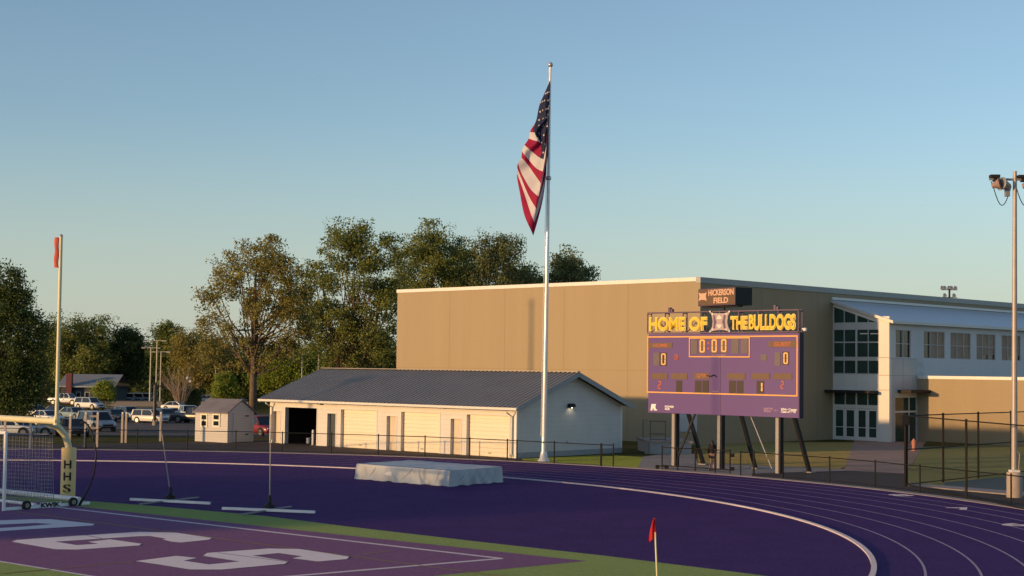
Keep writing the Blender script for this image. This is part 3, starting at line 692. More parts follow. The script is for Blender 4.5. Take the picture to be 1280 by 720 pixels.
# pale service door in the left face, near the corner
xa, _ = gl(843, 540); xb, _ = gl(872, 540); zt_ = gl(857, 517)[1]
m1 = MB(); m1.box(xa, xb, -.06, .02, .9, max(zt_, 3.2)); svd = m1.build('service_door', 'panel_grey', gym)
m1 = MB(); m1.box(-1.62,-1.32, -.2, 0, 0, 0)
# loading platform with railing at the gym's left face
pl, prr = G(812, 567.5), G(866, 566)
FP = Frame(pl, R_(4)); wpl = FP.loc(864, 566)[0]
lp = thing('loading_platform', 'raised concrete platform with green-grey railing against the gymnasium wall', 'platform', pl, R_(4))
zp = FP.loc(820, 551)[1]
MB().box(0, wpl, 0, 5, 0, zp-.14).build('base', 'grey_trim', lp); MB().box(-.08, wpl+.08, -.08, 5, zp-.14, zp).build('slab', 'concrete', lp)
mb = MB(); rz = FP.loc(820, 526.5)[1]; rx = FP.loc(832, 540)[0]
for x in (0.04, rx): mb.tube([(x, 0.02, zp), (x, 0.02, rz)], .035, 6)
for z in (rz, zp+.35*(rz-zp), zp+.1): mb.tube([(.04,.02,z),(rx,.02,z)], .03, 6)
mb.tube([(.04,.02,rz),(.04,3,rz)], .03, 6); mb.tube([(.04,3,zp),(.04,3,rz)], .03, 6); mb.build('railing', mat('railing_paint', (0.09,0.11,0.10), 0.5), lp)
mb = MB(); mb.box(-.28, -.08, 0, .12, 0, zp+.02); mb.build('guide_post', 'post_steel', lp)

# ------------------------------------------------------------------ scoreboard
S1, S3 = G(841, 583), G(972, 592); th = math.atan2(S3.y-S1.y, S3.x-S1.x)
FB2 = Frame(S1, th)
PY = -0.30                                              # front plane of the board, before the posts
L = lambda px, py, y=PY: FB2.loc(px, py, y)
sc = thing('scoreboard', 'purple and gold scoreboard reading HOME OF THE BULLDOGS on steel legs', 'scoreboard', S1, th)
bx0, bzb = L(810, 517.3); bx1, _ = L(998.5, 520.5); bzt = L(900, 417)[1]; bzb = (L(810,517.3)[1]+L(998,520.8)[1])/2
MB().box(bx0, bx1, PY, PY+.28, bzb, bzt).build('board', ['sb_purple'], sc, bevel=.01)
MB().box(bx1+.002, bx1+.05, PY-.01, PY+.35, bzb-.02, bzt+.02).build('side_cap', 'sb_dark', sc)
mb = MB(); mx = (bx0+bx1)/2; mb.box(mx-.012, mx+.012, PY-.004, PY+.02, bzb, bzt-.9); mb.build('panel_seam', 'sb_dark', sc)
def rect_frame(mb, x0, x1, z0, z1, t, y0, y1):
    mb.box(x0, x1, y0, y1, z1-t, z1); mb.box(x0, x1, y0, y1, z0, z0+t); mb.box(x0, x0+t, y0, y1, z0+t, z1-t); mb.box(x1-t, x1, y0, y1, z0+t, z1-t)
fx0, fz1 = L(809.5, 420.5); fx1, _ = L(997.5, 420); fz0 = (L(810, 491.5)[1] + L(997, 495)[1])/2
mb = MB(); rect_frame(mb, fx0, fx1, fz0, fz1, .07, PY-.03, PY-.002)
cx0, cz0 = L(861.5, 446.5); cx1, _ = L(937.5, 446); 
rect_frame(mb, cx0, cx1, cz0, fz1-.08, .06, PY-.03, PY-.002); mb.build('amber_border', 'sb_amber', sc)
def panel(name, px0, px1, py0, py1, m, y=-.02, parent=None):
    x0, z1 = L(px0, py0); x1, z0 = L(px1, py1); return MB().box(x0, x1, PY+y, PY+.01, z0, z1).build(name, m, parent or sc)
dig = lambda px, py: L(px, py)
for a, b, c, d in ((864,871.5,424.5,442.5),(914.5,923.5,423.5,442),(926.5,935,423.5,441.5),(817,824.5,441,457),(968.5,975.5,440.5,457.5)): panel('digit_window', a, b, c, d, 'sb_grey')
panel('possession_window', 951, 958.5, 443, 450.5, 'sb_grey')
for a, b, c, d in ((845.5,852.5,475.5,490.3),(869,876.5,475.5,491),(878.2,886,475.5,491),(911.5,919.3,475.7,491.5),(921,929,475.7,492),(946,955,476,492)): panel('digit_window', a, b, c, d, 'sb_black')
for a, b in ((815,834.5),(839,859.5),(909,931.5),(939.5,962),(966.5,990)): panel('label_strip', a, b, 466.5, 474.3, 'sb_brown')
for a, b, c, d, t in ((811,840.5,428.5,435,'HOME'),(961,995.5,426.3,434,'GUEST'),(867.5,887,466,474,'QTR')):
    p_ = panel('label_strip', a, b, c, d, 'sb_brown'); k = (b-a)*.2
    x0, z1 = L(a+k, c+1.2); x1, z0 = L(b-k, d-1.2); text_mesh('label_text', t, x0, x1, z0, z1, PY-.02, .012, 'led_red', p_, .01)
mb = MB(); mr = MB()
for px, py, wv, hv in ((878,432.5,7.0,17),(893,432.3,7.0,17),(905,432,7.0,17)):
    x, z = dig(px, py); x2, z2 = dig(px+wv, py+hv); panel('digit_window', px-wv*.62, px+wv*.62, py-hv*.56, py+hv*.56, 'sb_brown', -.008); mb = MB(); seg7(mb, x, z, (x2-x)*.88, (z-z2)*.95, .075, '0', PY-.03, PY-.011); mb.build('lit_digit', 'led_seg', sc)
for py in (429, 435.5): x, z = dig(885.7, py); mr.box(x-.05, x+.05, PY-.025, PY-.002, z-.05, z+.05)
for px, py in ((829.5,449),(982.3,447.8)):
    x, z = dig(px, py); x2, z2 = dig(px+6, py+14.5); panel('digit_window', px-4.2, px+4.2, py-8.4, py+8.4, 'sb_black', -.008); mb = MB(); seg7(mb, x, z, (x2-x)*.9, z-z2, .07, '0', PY-.03, PY-.011); mb.build('lit_digit', 'led_seg', sc)
x, z = dig(952.5, 483.8); x2, z2 = dig(952.5+3, 483.8+13); mb = MB(); seg7(mb, x-.03, z, x2-x, z-z2, .09, '1', PY-.03, PY-.021)
mb.build('lit_digit', 'led_seg', sc)
for px in (824.7, 978):
    x, z = dig(px, 481.2); x2, z2 = dig(px+4, 481.2+10); m_2 = MB(); seg7(m_2, x, z, x2-x, z-z2, .055, '2', PY-.03, PY-.002); m_2.build('dim_digit', 'led_red', sc)
x, z = dig(845.6, 446.6)
mr.tube([(x+.14*math.cos(t), PY-.02, z+.14*math.sin(t)) for t in [2*PI*i/16 for i in range(17)]], .025, 5)
mr.box(x-.04, x+.04, PY-.02, PY-.002, z-.04, z+.04)
mr.build('indicator_lamps', 'led_red', sc)
def sbt(txt, a, b, c, d, m, bold=.01): x0, z1 = L(a, c); x1, z0 = L(b, d); return text_mesh('lettering', txt, x0, x1, z0, z1, PY-.002, .01, m, sc, bold)
sbt('ELECTRO-MECH', 890, 907, 442.9, 444.9, 'faint_print'); sbt('BALL ON', 891, 898, 488.5, 490, 'faint_print')
sbt('POWER\nADE', 831, 842.5, 506.8, 512.8, 'white_print', .03); sbt('White County\nClass of 1975', 976, 996.3, 510, 516.6, 'white_print', .03)
sbt('MARTIN\nMEDIA', 955, 966, 509.5, 515.4, 'faint_print'); sbt('1 & 2', 967.5, 972.5, 511.6, 514, 'faint_print')
mb = MB()
pts_ = [L(*q) for q in ((814.5,505),(820.3,505),(819.2,507.8),(820.3,513),(817.6,513),(816.6,509.5),(815.4,513),(813.2,513))]
mb.plate(pts_, PY-.012, PY-.002); x0, z1 = L(817, 511.4); x1, z0 = L(821.5, 513); mb.box(x0+.05, x1, PY-.0125, PY-.002, z0, z1); mb.build('emblem_print', 'white_print', sc)
mb = MB(); mb.tube([(L(884.5,469.5)[0], PY-.03, L(884.5,469.5)[1]), (L(889,470.5)[0], PY-.05, L(889,470.5)[1]), (L(893,468.5)[0], PY-.05, L(893,468.5)[1]), (L(896,471)[0], PY-.03, L(896,471)[1])], .025, 5); mb.build('loose_cable', 'black', sc)
# header truss with the cut-out letters
hx0, hz1 = L(809, 391); hx1, _ = L(997.5, 391); hz1 = (L(809,391)[1]+L(997,387.3)[1])/2; hz0 = bzt+.06
mb = MB()
for y in (PY+.05, PY+.4):
    mb.bar((hx0,y,hz1),(hx1,y,hz1),.06,.06); mb.bar((hx0,y,hz0),(hx1,y,hz0),.06,.06)
nb = 8
for i in range(nb+1):
    x = hx0+(hx1-hx0)*i/nb
    for y in (PY+.05, PY+.4): mb.bar((x,y,hz0+.03),(x,y,hz1-.03),.05,.05)
    mb.bar((x,PY+.08,hz1-.07),(x,PY+.37,hz1-.07),.04,.04)
    if i < nb:
        x2 = hx0+(hx1-hx0)*(i+1)/nb; xm_ = (x+x2)/2
        mb.bar((x+.03,PY+.4,hz0+.05),(xm_,PY+.4,(hz0+hz1)/2),.035,.035); mb.bar((xm_,PY+.41,(hz0+hz1)/2),(x2-.03,PY+.41,hz0+.05),.035,.035)
mb.build('header_truss', 'truss', sc)
def header_word(txt, a, b, c, d):
    x0, z1 = L(a, c); x1, z0 = L(b, d)
    text_mesh('header_letter_rim', txt, x0-.03, x1+.03, z0-.02, z1+.02, PY+.01, .05, 'letter_rim', sc, .06)
    text_mesh('header_letter', txt, x0+.03, x1-.03, z0+.03, z1-.03, PY-.042, .03, 'letter_gold', sc, .02)
header_word('HOME', 812.5, 857, 397, 413); header_word('OF', 862.5, 884, 396.5, 413); header_word('THE', 914, 934.5, 395.5, 411.5); header_word('BULLDOGS', 937, 994.5, 393.5, 412)
# emblem
def emb(pp): return [L(a, b, PY-.06) for a, b in pp]
ez = lambda zx, zy: (870+zx/14.4, 380+zy/14.4)
out = [(235,125),(300,165),(425,170),(540,160),(620,120),(575,210),(560,320),(575,400),(615,500),(530,475),(420,465),(320,480),(235,510),(285,420),(300,310),(280,200)]
mb = MB(); mb.plate(emb([ez(*q) for q in out]), PY-.06, PY-.0); em = mb.build('emblem', 'emblem_grey', sc)
mb = MB()
for s in ([(310,200),(345,205),(350,280),(370,320),(350,370),(345,440),(315,440),(320,320)], [(500,200),(535,200),(520,320),(535,440),(500,440),(490,370),(470,320),(490,270)]): mb.plate(emb([ez(*q) for q in s]), PY-.072, PY-.06)
mb.build('emblem_cutout', 'truss', em)
mb = MB()
mb.plate(emb([ez(*q) for q in [(370,255),(420,195),(470,255),(445,272),(395,272)]]), PY-.075, PY-.06); mb.plate(emb([ez(*q) for q in [(370,385),(395,368),(445,368),(470,385),(420,440)]]), PY-.075, PY-.06)
for r0 in ((345,240),(345,400)):
    pass
mb.build('emblem_heart', 'emblem_light', em)
mb = MB()
for q in ((255,135),(600,135),(255,495),(600,490),(300,178),(548,175),(300,455),(545,455)): x, z = L(*ez(*q), PY-.06); mb.tube([(x,PY-.075,z),(x,PY-.06,z)], .05, 8)
mb.build('emblem_stud', 'emblem_light', em)
# posts and struts
for px, py, wpx in ((841,583,1), (904.5,586.5,1), (970,592,1)):
    p = FB2.to(G(px, py)); x = p.x
    mb = MB(); y0 = .0; h = bzt - .1; w2 = .095
    mb.box(x-w2, x+w2, y0, y0+.03, 0, h); mb.box(x-w2, x+w2, y0+.31, y0+.34, 0, h); mb.box(x-.015, x+.015, y0+.03, y0+.31, 0, h); pst = mb.build('post', 'post_steel', sc)
    MB().box(x+w2-.0, x+w2+.10, y0+.02, y0+.32, 0, h-.02).build('web', 'dark_steel', pst)  # added dark plate: the post's unlit right side put into colour
for (ta, tb), (ba, bb) in (((857.5,516.5),(879.5,581)), ((924,518.5),(944.5,586)), ((990.5,521),(1012,591))):
    bt_ = FB2.to(G(ba, bb)); x, z = FB2.loc(ta, tb, .2)
    MB().bar((x, .2, z+.4), tuple(bt_ + Vector((0,0,.02))), .14, .26).build('back_strut', 'dark_steel', sc)
    MB().box(bt_.x-.28, bt_.x+.28, bt_.y-.2, bt_.y+.2, 0, .07).build('strut_foot', 'concrete', sc)
x0, z0 = FB2.loc(871, 516.5, .17); x1, z1 = FB2.loc(843.5, 576, .17); MB().bar((x0,.17,z0+.2),(x1+.1,.17,max(.15,z1)),.08,.10).build('cross_brace', 'dark_steel', sc)
x0, z0 = FB2.loc(936, 519, .17); x1, z1 = FB2.loc(967, 586, .17); MB().bar((x0,.17,z0+.2),(x1-.1,.17,max(.15,z1)),.05,.05).build('cross_brace', 'post_steel', sc)
x, z = L(1001, 411); mb = MB(); mb.bar((x-.05,PY+.2,z),(x+.05,PY+.2,z),.06,.06); mb.lathe((x+.16,PY+.15,z-.08),[(.02,-.05),(.1,-.02),(.1,.12),(.02,.14)],10); mb.build('camera_unit', 'white_paint', sc)
for px in (839, 971): x, z = L(px, 388.5, PY+.2); m_ = MB(); m_.box(x-.14,x-.01,PY+.1,PY+.3,hz1+.03,hz1+.28); m_.box(x+.02,x+.14,PY+.12,PY+.28,hz1+.03,hz1+.2); m_.build('speaker_horn', 'truss', sc)
# message sign on top
q = FB2.P + FB2.ex*(L(897, 386)[0]) + FB2.ey*(PY+.2)
tz = FB2.loc(872.7, 361.7, 0)[1]
ms_th = th - R_(14)
FM = Frame(q - Vector((0,0,0)), ms_th)
mx0, mzb = FM.loc(873.2, 382.3); mx1, mzb2 = FM.loc(919.5, 381.6); mz1 = FM.loc(896, 360.3)[1]; mzb = (mzb+mzb2)/2
ml = lambda px, py: FM.loc(px, py)
sc_top = bpy.data.objects.new('message_sign', None)
def to_sc(mb):
    # rotate the sign's own coordinates into the scoreboard's
    o = FB2.to(q); c, s = math.cos(ms_th-th), math.sin(ms_th-th)
    mb.v = [(o.x + x*c - y*s, o.y + x*s + y*c, z) for x, y, z in mb.v]; return mb
md = 1.15
m1 = MB(); m1.box(mx0, mx1, 0.006, md, mzb, mz1); box_o = to_sc(m1).build('message_sign', 'black', sc, bevel=.01)
m1 = MB(); m1.box(mx0+.03, mx1-.03, -.02, .006, mzb+.05, mz1-.03); fc = to_sc(m1).build('sign_face', 'sign_brown', box_o)
m1 = MB(); rect_frame(m1, mx0, mx1, mzb, mz1, .035, -.03, .004); to_sc(m1).build('sign_frame', 'truss', box_o)
def sign_text(t, a, b, c, d):
    x0, z1 = ml(a, c); x1, z0 = ml(b, d); o = text_mesh('sign_text', t, x0, x1, z0, z1, -.021, .012, 'led_peach', fc, .03)
    cc = FB2.to(q); cs, sn = math.cos(ms_th-th), math.sin(ms_th-th)
    for v in o.data.vertices: x, y, z = v.co; v.co = (cc.x + x*cs - y*sn, cc.y + x*sn + y*cs, z)
sign_text('HICKERSON', 886, 917.5, 362.3, 368.3); sign_text('FIELD', 892.5, 910.5, 372.2, 378.4)
m1 = MB(); ee = lambda zx, zy: ml(865+zx/16, 352+zy/16)
m1.plate([ee(*p_) for p_ in ((140,220),(180,240),(260,235),(300,215),(280,290),(300,385),(255,365),(185,365),(140,388),(160,300))], -.033, -.021); to_sc(m1).build('sign_emblem', 'led_peach', fc)
m1 = MB(); m1.box(mx0+.1, mx1+.0, .2, .5, mzb-.1, mzb-.04); m1.tube([((mx0+mx1)/2+.2,.35,hz1-.6),((mx0+mx1)/2+.2,.35,mzb-.05)], .07, 8); to_sc(m1).build('sign_mount', 'dark_steel', sc)
bpy.data.objects.remove(sc_top)

# ------------------------------------------------------------------ flagpole and flag
fb = G(679.5, 576.5); ft = at(688.0, 84, fb.y + 0.2)
fp = thing('flagpole', 'tall silver flagpole with a ball finial beside the storage building', 'flagpole', fb)
tp = ft - fb
MB().tube([(0,0,0.0), tuple(tp*.3), tuple(tp*.65), tuple(tp)], [.155,.135,.105,.06], 14).build('pole', 'pole_white', fp, smooth=True)
MB().lathe((0,0,0), [(.36,0),(.34,.06),(.24,.16),(.18,.5),(.17,.55)], 18).build('flare_collar', 'pole_white', fp, smooth=True)
bmb = MB(); bmb.lathe(tp + Vector((0,0,.14)), [(.001,-.15)]+[(.15*math.sin(PI*i/10), -.15*math.cos(PI*i/10)) for i in range(1,10)]+[(.001,.15)], 14); bmb.build('ball_finial', 'steel', fp, smooth=True)
mb = MB(); mb.tube([tuple(tp+Vector((-.10,-.08,-.1))), tuple(tp*.5+Vector((-.17,-.15,0))), (-.18,-.18,1.4)], .012, 5); mb.build('halyard', 'white_paint', fp)
zc = tp*( (G(683.2,220).z if False else 0.72) ); mb = MB(); mb.lathe(tp*.715, [(.12,-.12),(.16,-.05),(.16,.05),(.12,.12)], 12); mb.build('truck_collar', 'steel', fp)
# flag: hangs limp, folded along its crease
FY = fb.y + .05
def lerp(a, b, t): return a + (b-a)*t
def poly(pts, t):
    n = len(pts)-1; k = min(n-1, int(t*n)); f = t*n-k; return (lerp(pts[k][0], pts[k+1][0], f), lerp(pts[k][1], pts[k+1][1], f))
def Lq(q):
    if q <= 4: return poly([(687.3,101),(681.5,114),(675.5,129),(671,145),(667.5,156)], q/4)
    return poly([(667.5,156),(661.5,169),(656,181),(651.5,193),(648.5,204),(645.5,214),(646.5,224)], (q-4)/9)
def Cq(q): t = q/13; return (687.3 - 21.3*t**1.25 + 2.2*math.sin(t*PI), 101 + 195*t**1.12)
def Rq(q): t = q/13; return (687.6-3.2*t, 101+93*t)
NQ, NC = 52, 24; gv = []; gq = []
for i in range(NQ+1):
    q_ = 13*i/NQ; l, c, r = Lq(q_), Cq(q_), Rq(q_)
    for j in range(NC+1):
        t = j/NC
        if t <= .5:
            u = t*2; l = (l[0] + 1.1*math.sin(q_*2.3)*min(1,q_/4)*(q_<12.5), l[1]); x, y = lerp(l[0], c[0], u), lerp(l[1], c[1], u); sag = 5*math.sin(u*PI)*(q_/13)**2; y += sag*.4; x -= sag*.35
        else:
            u = (t-.5)*2; x, y = lerp(c[0], r[0], u), lerp(c[1], r[1], u); sag = 4*math.sin(u*PI)*(q_/13)**2; y += sag*.3; x += sag*.9
        dep = -.55*(1-abs(2*t-1))*min(1, q_/4) + .30*(t < .5)*(1-2*t)*min(1, q_/4) + .20*math.sin(10*t+q_*.6)*min(1, q_/5) + .11*math.sin(24*t+1.1*q_)*min(1, q_/5)
        x += (.55*math.sin(q_*1.15+t*9) + .4*math.sin(q_*2.9+t*17))*math.sin(PI*t)*min(1, q_/5); y += 1.3*math.sin(t*13+q_*.35)*math.sin(PI*t)*min(1, q_/5)
        p = at(x, y, FY + dep); gv.append(p - fb); gq.append((q_, t))
fl = thing('flag', 'large United States flag hanging limp on the silver pole', 'flag', fb)
W1 = NC+1; mb = MB(); mb.v = [tuple(p) for p in gv]
for i in range(NQ):
    for j in range(NC):
        q_ = 13*(i+.5)/NQ; t = (j+.5)/NC
        can = q_ < 7 and (t > .5 or q_ < 4 or t > .14*(q_-4)+.03)
        can = can and not (t > .68 and q_ > 6.2)
        mb.f.append([i*W1+j, i*W1+j+1, (i+1)*W1+j+1, (i+1)*W1+j]); mb.mi.append(2 if can else (0 if int(q_) % 2 == 0 else 1))
M['flag_red'] = mat('flag_red', (0.36, 0.008, 0.06), 0.75, trans=0.25, var=0.05); M['flag_white'] = mat('flag_white', (0.70, 0.66, 0.68), 0.75, trans=0.25, var=0.04); M['flag_blue'] = mat('flag_blue', (0.012, 0.016, 0.06), 0.75, trans=0.15, var=0.05)
fc_ = mb.build('cloth', ['flag_red', 'flag_white', 'flag_blue'], fl, smooth='all', fix=False)
mb = MB()
def gp(i, j): return Vector(gv[i*W1+j])
for i in range(5, 28, 3):
    for j in range(2, NC-1, 3):
        q_ = 13*i/NQ; t = j/NC
        if not (q_ < 6.6 and (t > .5 or q_ < 4 or t > .14*(q_-4)+.08)) or (t > .66 and q_ > 5.8): continue
        jj = j + (1 if (i//3) % 2 else 0)
        if jj >= NC: continue
        c = gp(i, jj); du = (gp(i, jj+1)-gp(i, jj-1)); dv = gp(i+1, jj)-gp(i-1, jj)
        if du.length < 1e-4 or dv.length < 1e-4: continue
        nrm = du.cross(dv).normalized()
        if nrm.y > 0: nrm = -nrm
        du.normalize(); dv = nrm.cross(du)
        ring_ = [c + nrm*.015 + (du*math.cos(a) + dv*math.sin(a))*(.085 if k % 2 == 0 else .035) for k, a in enumerate([2*PI*k/10 for k in range(10)])]
        mb.add(ring_, [list(range(10))])
mb.build('stars', 'flag_white', fc_, fix=False)

# ------------------------------------------------------------------ football goalpost
ED = Vector((-.774, .634, 0)); FD = Vector((-.634, -.774, 0))          # along the goal line, towards the field
pb = G(84.5, 624)
gp_ = thing('football_goalpost', 'pale yellow football goalpost with curved neck and padded base', 'goalpost', pb)
yw = MB()
bar_z = 3.10; cb_c = pb + FD*1.55
nk = [Vector((0,0,1.9)), Vector((0,0,2.1)) + FD*.04, Vector((0,0,2.5)) + FD*.2, Vector((0,0,2.82)) + FD*.55, Vector((0,0,3.02)) + FD*1.05, Vector((0,0,3.06)) + FD*1.5]
bend = []
for i in range(len(nk)-1):
    for k in range(3): bend.append(nk[i].lerp(nk[i+1], k/3))
bend.append(nk[-1])
MB().tube(bend, .13, 14).build('gooseneck', 'goal_yellow', gp_, smooth=True)
MB().tube([(0,0,0),(0,0,1.95)], .13, 14).build('post', 'goal_yellow', gp_, smooth=True)
tshift = .55
while True:
    right = FD*1.52 - ED*tshift; q_ = pb + right; tgt_ = at(70.6, 522, q_.y)
    if q_.x > tgt_.x or tshift > 2.5: break
    tshift += .02
bar_z = at(68, 526.5, (pb+right).y).z
left = right + ED*7.1
up_r = at(76.4, 296, (pb+right).y) - pb
MB().tube([tuple(right + Vector((0,0,bar_z)) - ED*.08), tuple(left + Vector((0,0,bar_z)) + ED*.08)], .125, 14).build('crossbar', 'goal_yellow', gp_, smooth=True)
uh = up_r.z
for b_, tl in ((right, up_r - right), (left, Vector((0,0,uh)))):
    up_ = MB().tube([tuple(b_ + Vector((0,0,bar_z-.12))), tuple(b_ + Vector((tl.x, tl.y, uh)))], [.075,.065], 12).build('upright', 'goal_yellow', gp_, smooth=True)
    MB().lathe(b_ + Vector((0,0,bar_z-.14)), [(.12,0),(.12,.3),(.09,.34)], 12).build('sleeve', 'goal_yellow', up_, smooth=True)
    top = b_ + Vector((tl.x, tl.y, uh)); MB().lathe(top, [(.07,0),(.075,.05),(.02,.1)], 10).build('end_cap', 'steel', up_)
MB().tube([tuple(ED*6.0 + v) for v in bend], .13, 12).build('gooseneck', 'goal_yellow', gp_, smooth=True)
MB().tube([tuple(ED*6.0), tuple(ED*6.0 + Vector((0,0,1.95)))], .13, 14).build('post', 'goal_yellow', gp_, smooth=True)
pr = .285
for off in (Vector((0,0,0)), ED*6.0):
    pd = MB().lathe(off, [(pr-.02,.0),(pr,.02),(pr,1.96),(pr-.03,2.0),(.14,2.01)], 24).build('pad', 'pad', gp_, smooth=True)
    MB().box(off.x-.012, off.x+.012, off.y+pr-.01, off.y+pr+.006, .02, 1.98).build('seam', 'black_print', pd)
    if off.length == 0: pad0 = pd
view = Vector((-pb.x, -pb.y, 0)).normalized(); va = math.atan2(view.y, view.x) + R_(-8)
for ch, za, zb in (('H',1.52,1.20),('H',1.06,.74),('S',.60,.28)):
    t = text_mesh('pad_letter', ch, -.145, .145, zb, za, 0, .01, 'black_print', pad0, .025)
    for v in t.data.vertices:
        x, y, z = v.co; an = va + PI/2*0 + x/pr; r_ = pr + .004 - y
        v.co = (r_*math.cos(an), r_*math.sin(an), z)
# wind ribbon on the upright
rb = thing('wind_ribbon', 'orange red wind ribbon at the top of the goalpost upright', 'ribbon', pb)
tp_ = up_r; dwn = (right + Vector((0,0,bar_z)) - up_r).normalized()
mb = MB(); n = 14; va_ = []
for i in range(n+1):
    c = tp_ + dwn*(.03 + 1.15*i/n) + Vector((-.14,-.06,0)); wv = .085 + .008*math.sin(i*.9)
    for k, s in enumerate((-1, 0, 1)): va_.append(c + Vector((s*wv - .010*math.sin(i*.7), (-.05 if k == 1 else 0)+.012*math.sin(i*1.1), 0)))
mb.add(va_, [(i*3+k, i*3+k+1, (i+1)*3+k+1, (i+1)*3+k) for i in range(n) for k in (0,1)])
mb.build('cloth_strip', 'orange_cloth', rb, smooth='all', fix=False)
MB().tube([tuple(tp_ + dwn*.2 + Vector((-.09,0,0))), tuple(tp_+dwn*.27 + Vector((-.09,-.05,0)))], .02, 6).build('tie', 'white_paint', rb)
# ------------------------------------------------------------------ soccer goal
g0 = G(4.5, 639.3); DD = -FD*1.0
DD = Vector((.61,.79,0)).normalized(); GW = 7.4; gz = 2.78; base_d = 3.3; top_d = 1.95; nb_ = 2.1
sg = thing('soccer_goal', 'white soccer goal with sagging net and small transport wheels', 'soccer goal', g0)
def gq_(a, d, z): return tuple(ED*a + DD*d + Vector((0,0,z)))
for a in (0, GW): MB().tube([gq_(a,0,0), gq_(a,0,gz)], .065, 12).build('goal_upright', 'goal_white', sg, smooth=True)
MB().tube([gq_(-.05,0,gz), gq_(GW+.05,0,gz)], .065, 12).build('crossbar', 'goal_white', sg, smooth=True)
for a in (0, GW):
    MB().tube([gq_(a,0,.06), gq_(a,base_d+.35,.06)], .075, 10).build('ground_bar', 'goal_white', sg, smooth=True)
MB().tube([gq_(-.1,base_d-.15,.24), gq_(GW,base_d-.15,.24)], .10, 10).build('rear_bar', 'goal_white', sg, smooth=True)
MB().tube([gq_(-.0,1.3,.16), gq_(GW,1.3,.16)], .06, 10).build('middle_bar', 'goal_white', sg, smooth=True)
for a in (0, GW): MB().tube([gq_(a,top_d*.1,gz-.02), gq_(a,top_d,gz-.12), gq_(a,nb_,.12)], .012, 6).build('net_stay', 'post_steel', sg)
for d_ in (.85, 2.85):
    c = ED*(-.06) + DD*d_; n_ = -ED
    wl = MB(); wl.tube([tuple(c + n_*.02 + Vector((0,0,.17))), tuple(c + n_*.12 + Vector((0,0,.17)))], .17, 16)
    wh = wl.build('wheel', 'tyre', sg); MB().tube([tuple(c + n_*.121 + Vector((0,0,.17))), tuple(c + n_*.132 + Vector((0,0,.17)))], .085, 12).build('hub', 'rim', wh)
    MB().bar(tuple(c+Vector((0,0,.17))), tuple(c+DD*.2+Vector((0,0,.1))), .05, .05).build('axle_bracket', 'dark_steel', sg)
# maker's lettering plate on the ground bar
pf = Frame(g0 - ED*.08, math.atan2(DD.y, DD.x))
pl_ = MB(); pl_.bar(gq_(-.09,1.45,.12), gq_(-.09,2.35,.12), .012, .2); plo = pl_.build('maker_plate', 'goal_white', sg)
t = text_mesh('plate_lettering', 'KWIK', 1.48, 2.32, .04, .21, 0, .008, 'black_print', plo, .05)
for v in t.data.vertices: x, y, z = v.co; p = DD*x - ED*(.098 - y); v.co = (p.x, p.y, z)
# net: straight cords
nt_ = MB(); cell = .14; rn = .0055
def cord(pts): nt_.tube(pts, rn, 3, cap=False)
def prof(d):                                             # top then slope of the net at depth param 0..1
    pass
for a in np.arange(0.0, GW+.01, cell):                   # running back over the top and down
    sg_ = .10*math.sin(PI*a/GW)
    cord([gq_(a,0,gz), gq_(a,top_d*.5,gz-.10-sg_), gq_(a,top_d,gz-.12-sg_*.6), gq_(a,top_d+.06,1.4), gq_(a,nb_,.15)])
for i in range(int(top_d/cell)+1):
    d_ = i*cell; cord([gq_(0,d_,gz-.09*min(1,d_)), gq_(GW*.5,d_,gz-.2*min(1,d_)), gq_(GW,d_,gz-.09*min(1,d_))])
for i in range(19):
    t_ = i/18; d_ = lerp(top_d, nb_, t_)+.04*math.sin(PI*t_); z = lerp(gz-.12, .15, t_); cord([gq_(0,d_,z), gq_(GW*.5,d_+.06,z-.04), gq_(GW,d_,z)])
for a in (0, GW):
    for i in range(19):
        z = .18 + (gz-.2)*i/18; dm = lerp(nb_, top_d, (z-.18)/(gz-.3)) ; cord([gq_(a,.02,z), gq_(a,dm*.5,z-.05), gq_(a,dm,z)])
    for d_ in np.arange(cell, top_d, cell):
        zt__ = gz-.1; cord([gq_(a,d_,.15), gq_(a,d_,zt__)])
nt_.build('net', 'net', sg, fix=False)
# bent black rod rising behind the goal
p0 = G(98, 633); rod = thing('bent_rod', 'black bent rod arching up from the wheel of the soccer goal', 'rod', p0)
Yr = p0.y; path = [(98,633),(106,619),(113.5,604),(118,588),(120,570),(118.5,554),(114.5,540),(110,532),(105.5,527.8),(101,529.5)]
pts = [at(a, b, Yr+.01) - p0 for a, b in path]; sm = []
for i in range(len(pts)-1):
    for k in range(4):
        t = k/4; p_0, p_1, p_2, p_3 = pts[max(0,i-1)], pts[i], pts[i+1], pts[min(len(pts)-1,i+2)]
        sm.append(.5*((2*p_1)+(p_2-p_0)*t+(2*p_0-5*p_1+4*p_2-p_3)*t*t+(3*p_1-p_0-3*p_2+p_3)*t**3))
sm.append(pts[-1])
MB().tube(sm, .034, 8).build('shaft', 'black', rod, smooth=True)
MB().tube([tuple(sm[0]-Vector((0,0,.02))), tuple(sm[3])], .05, 8).build('socket', 'dark_steel', rod)
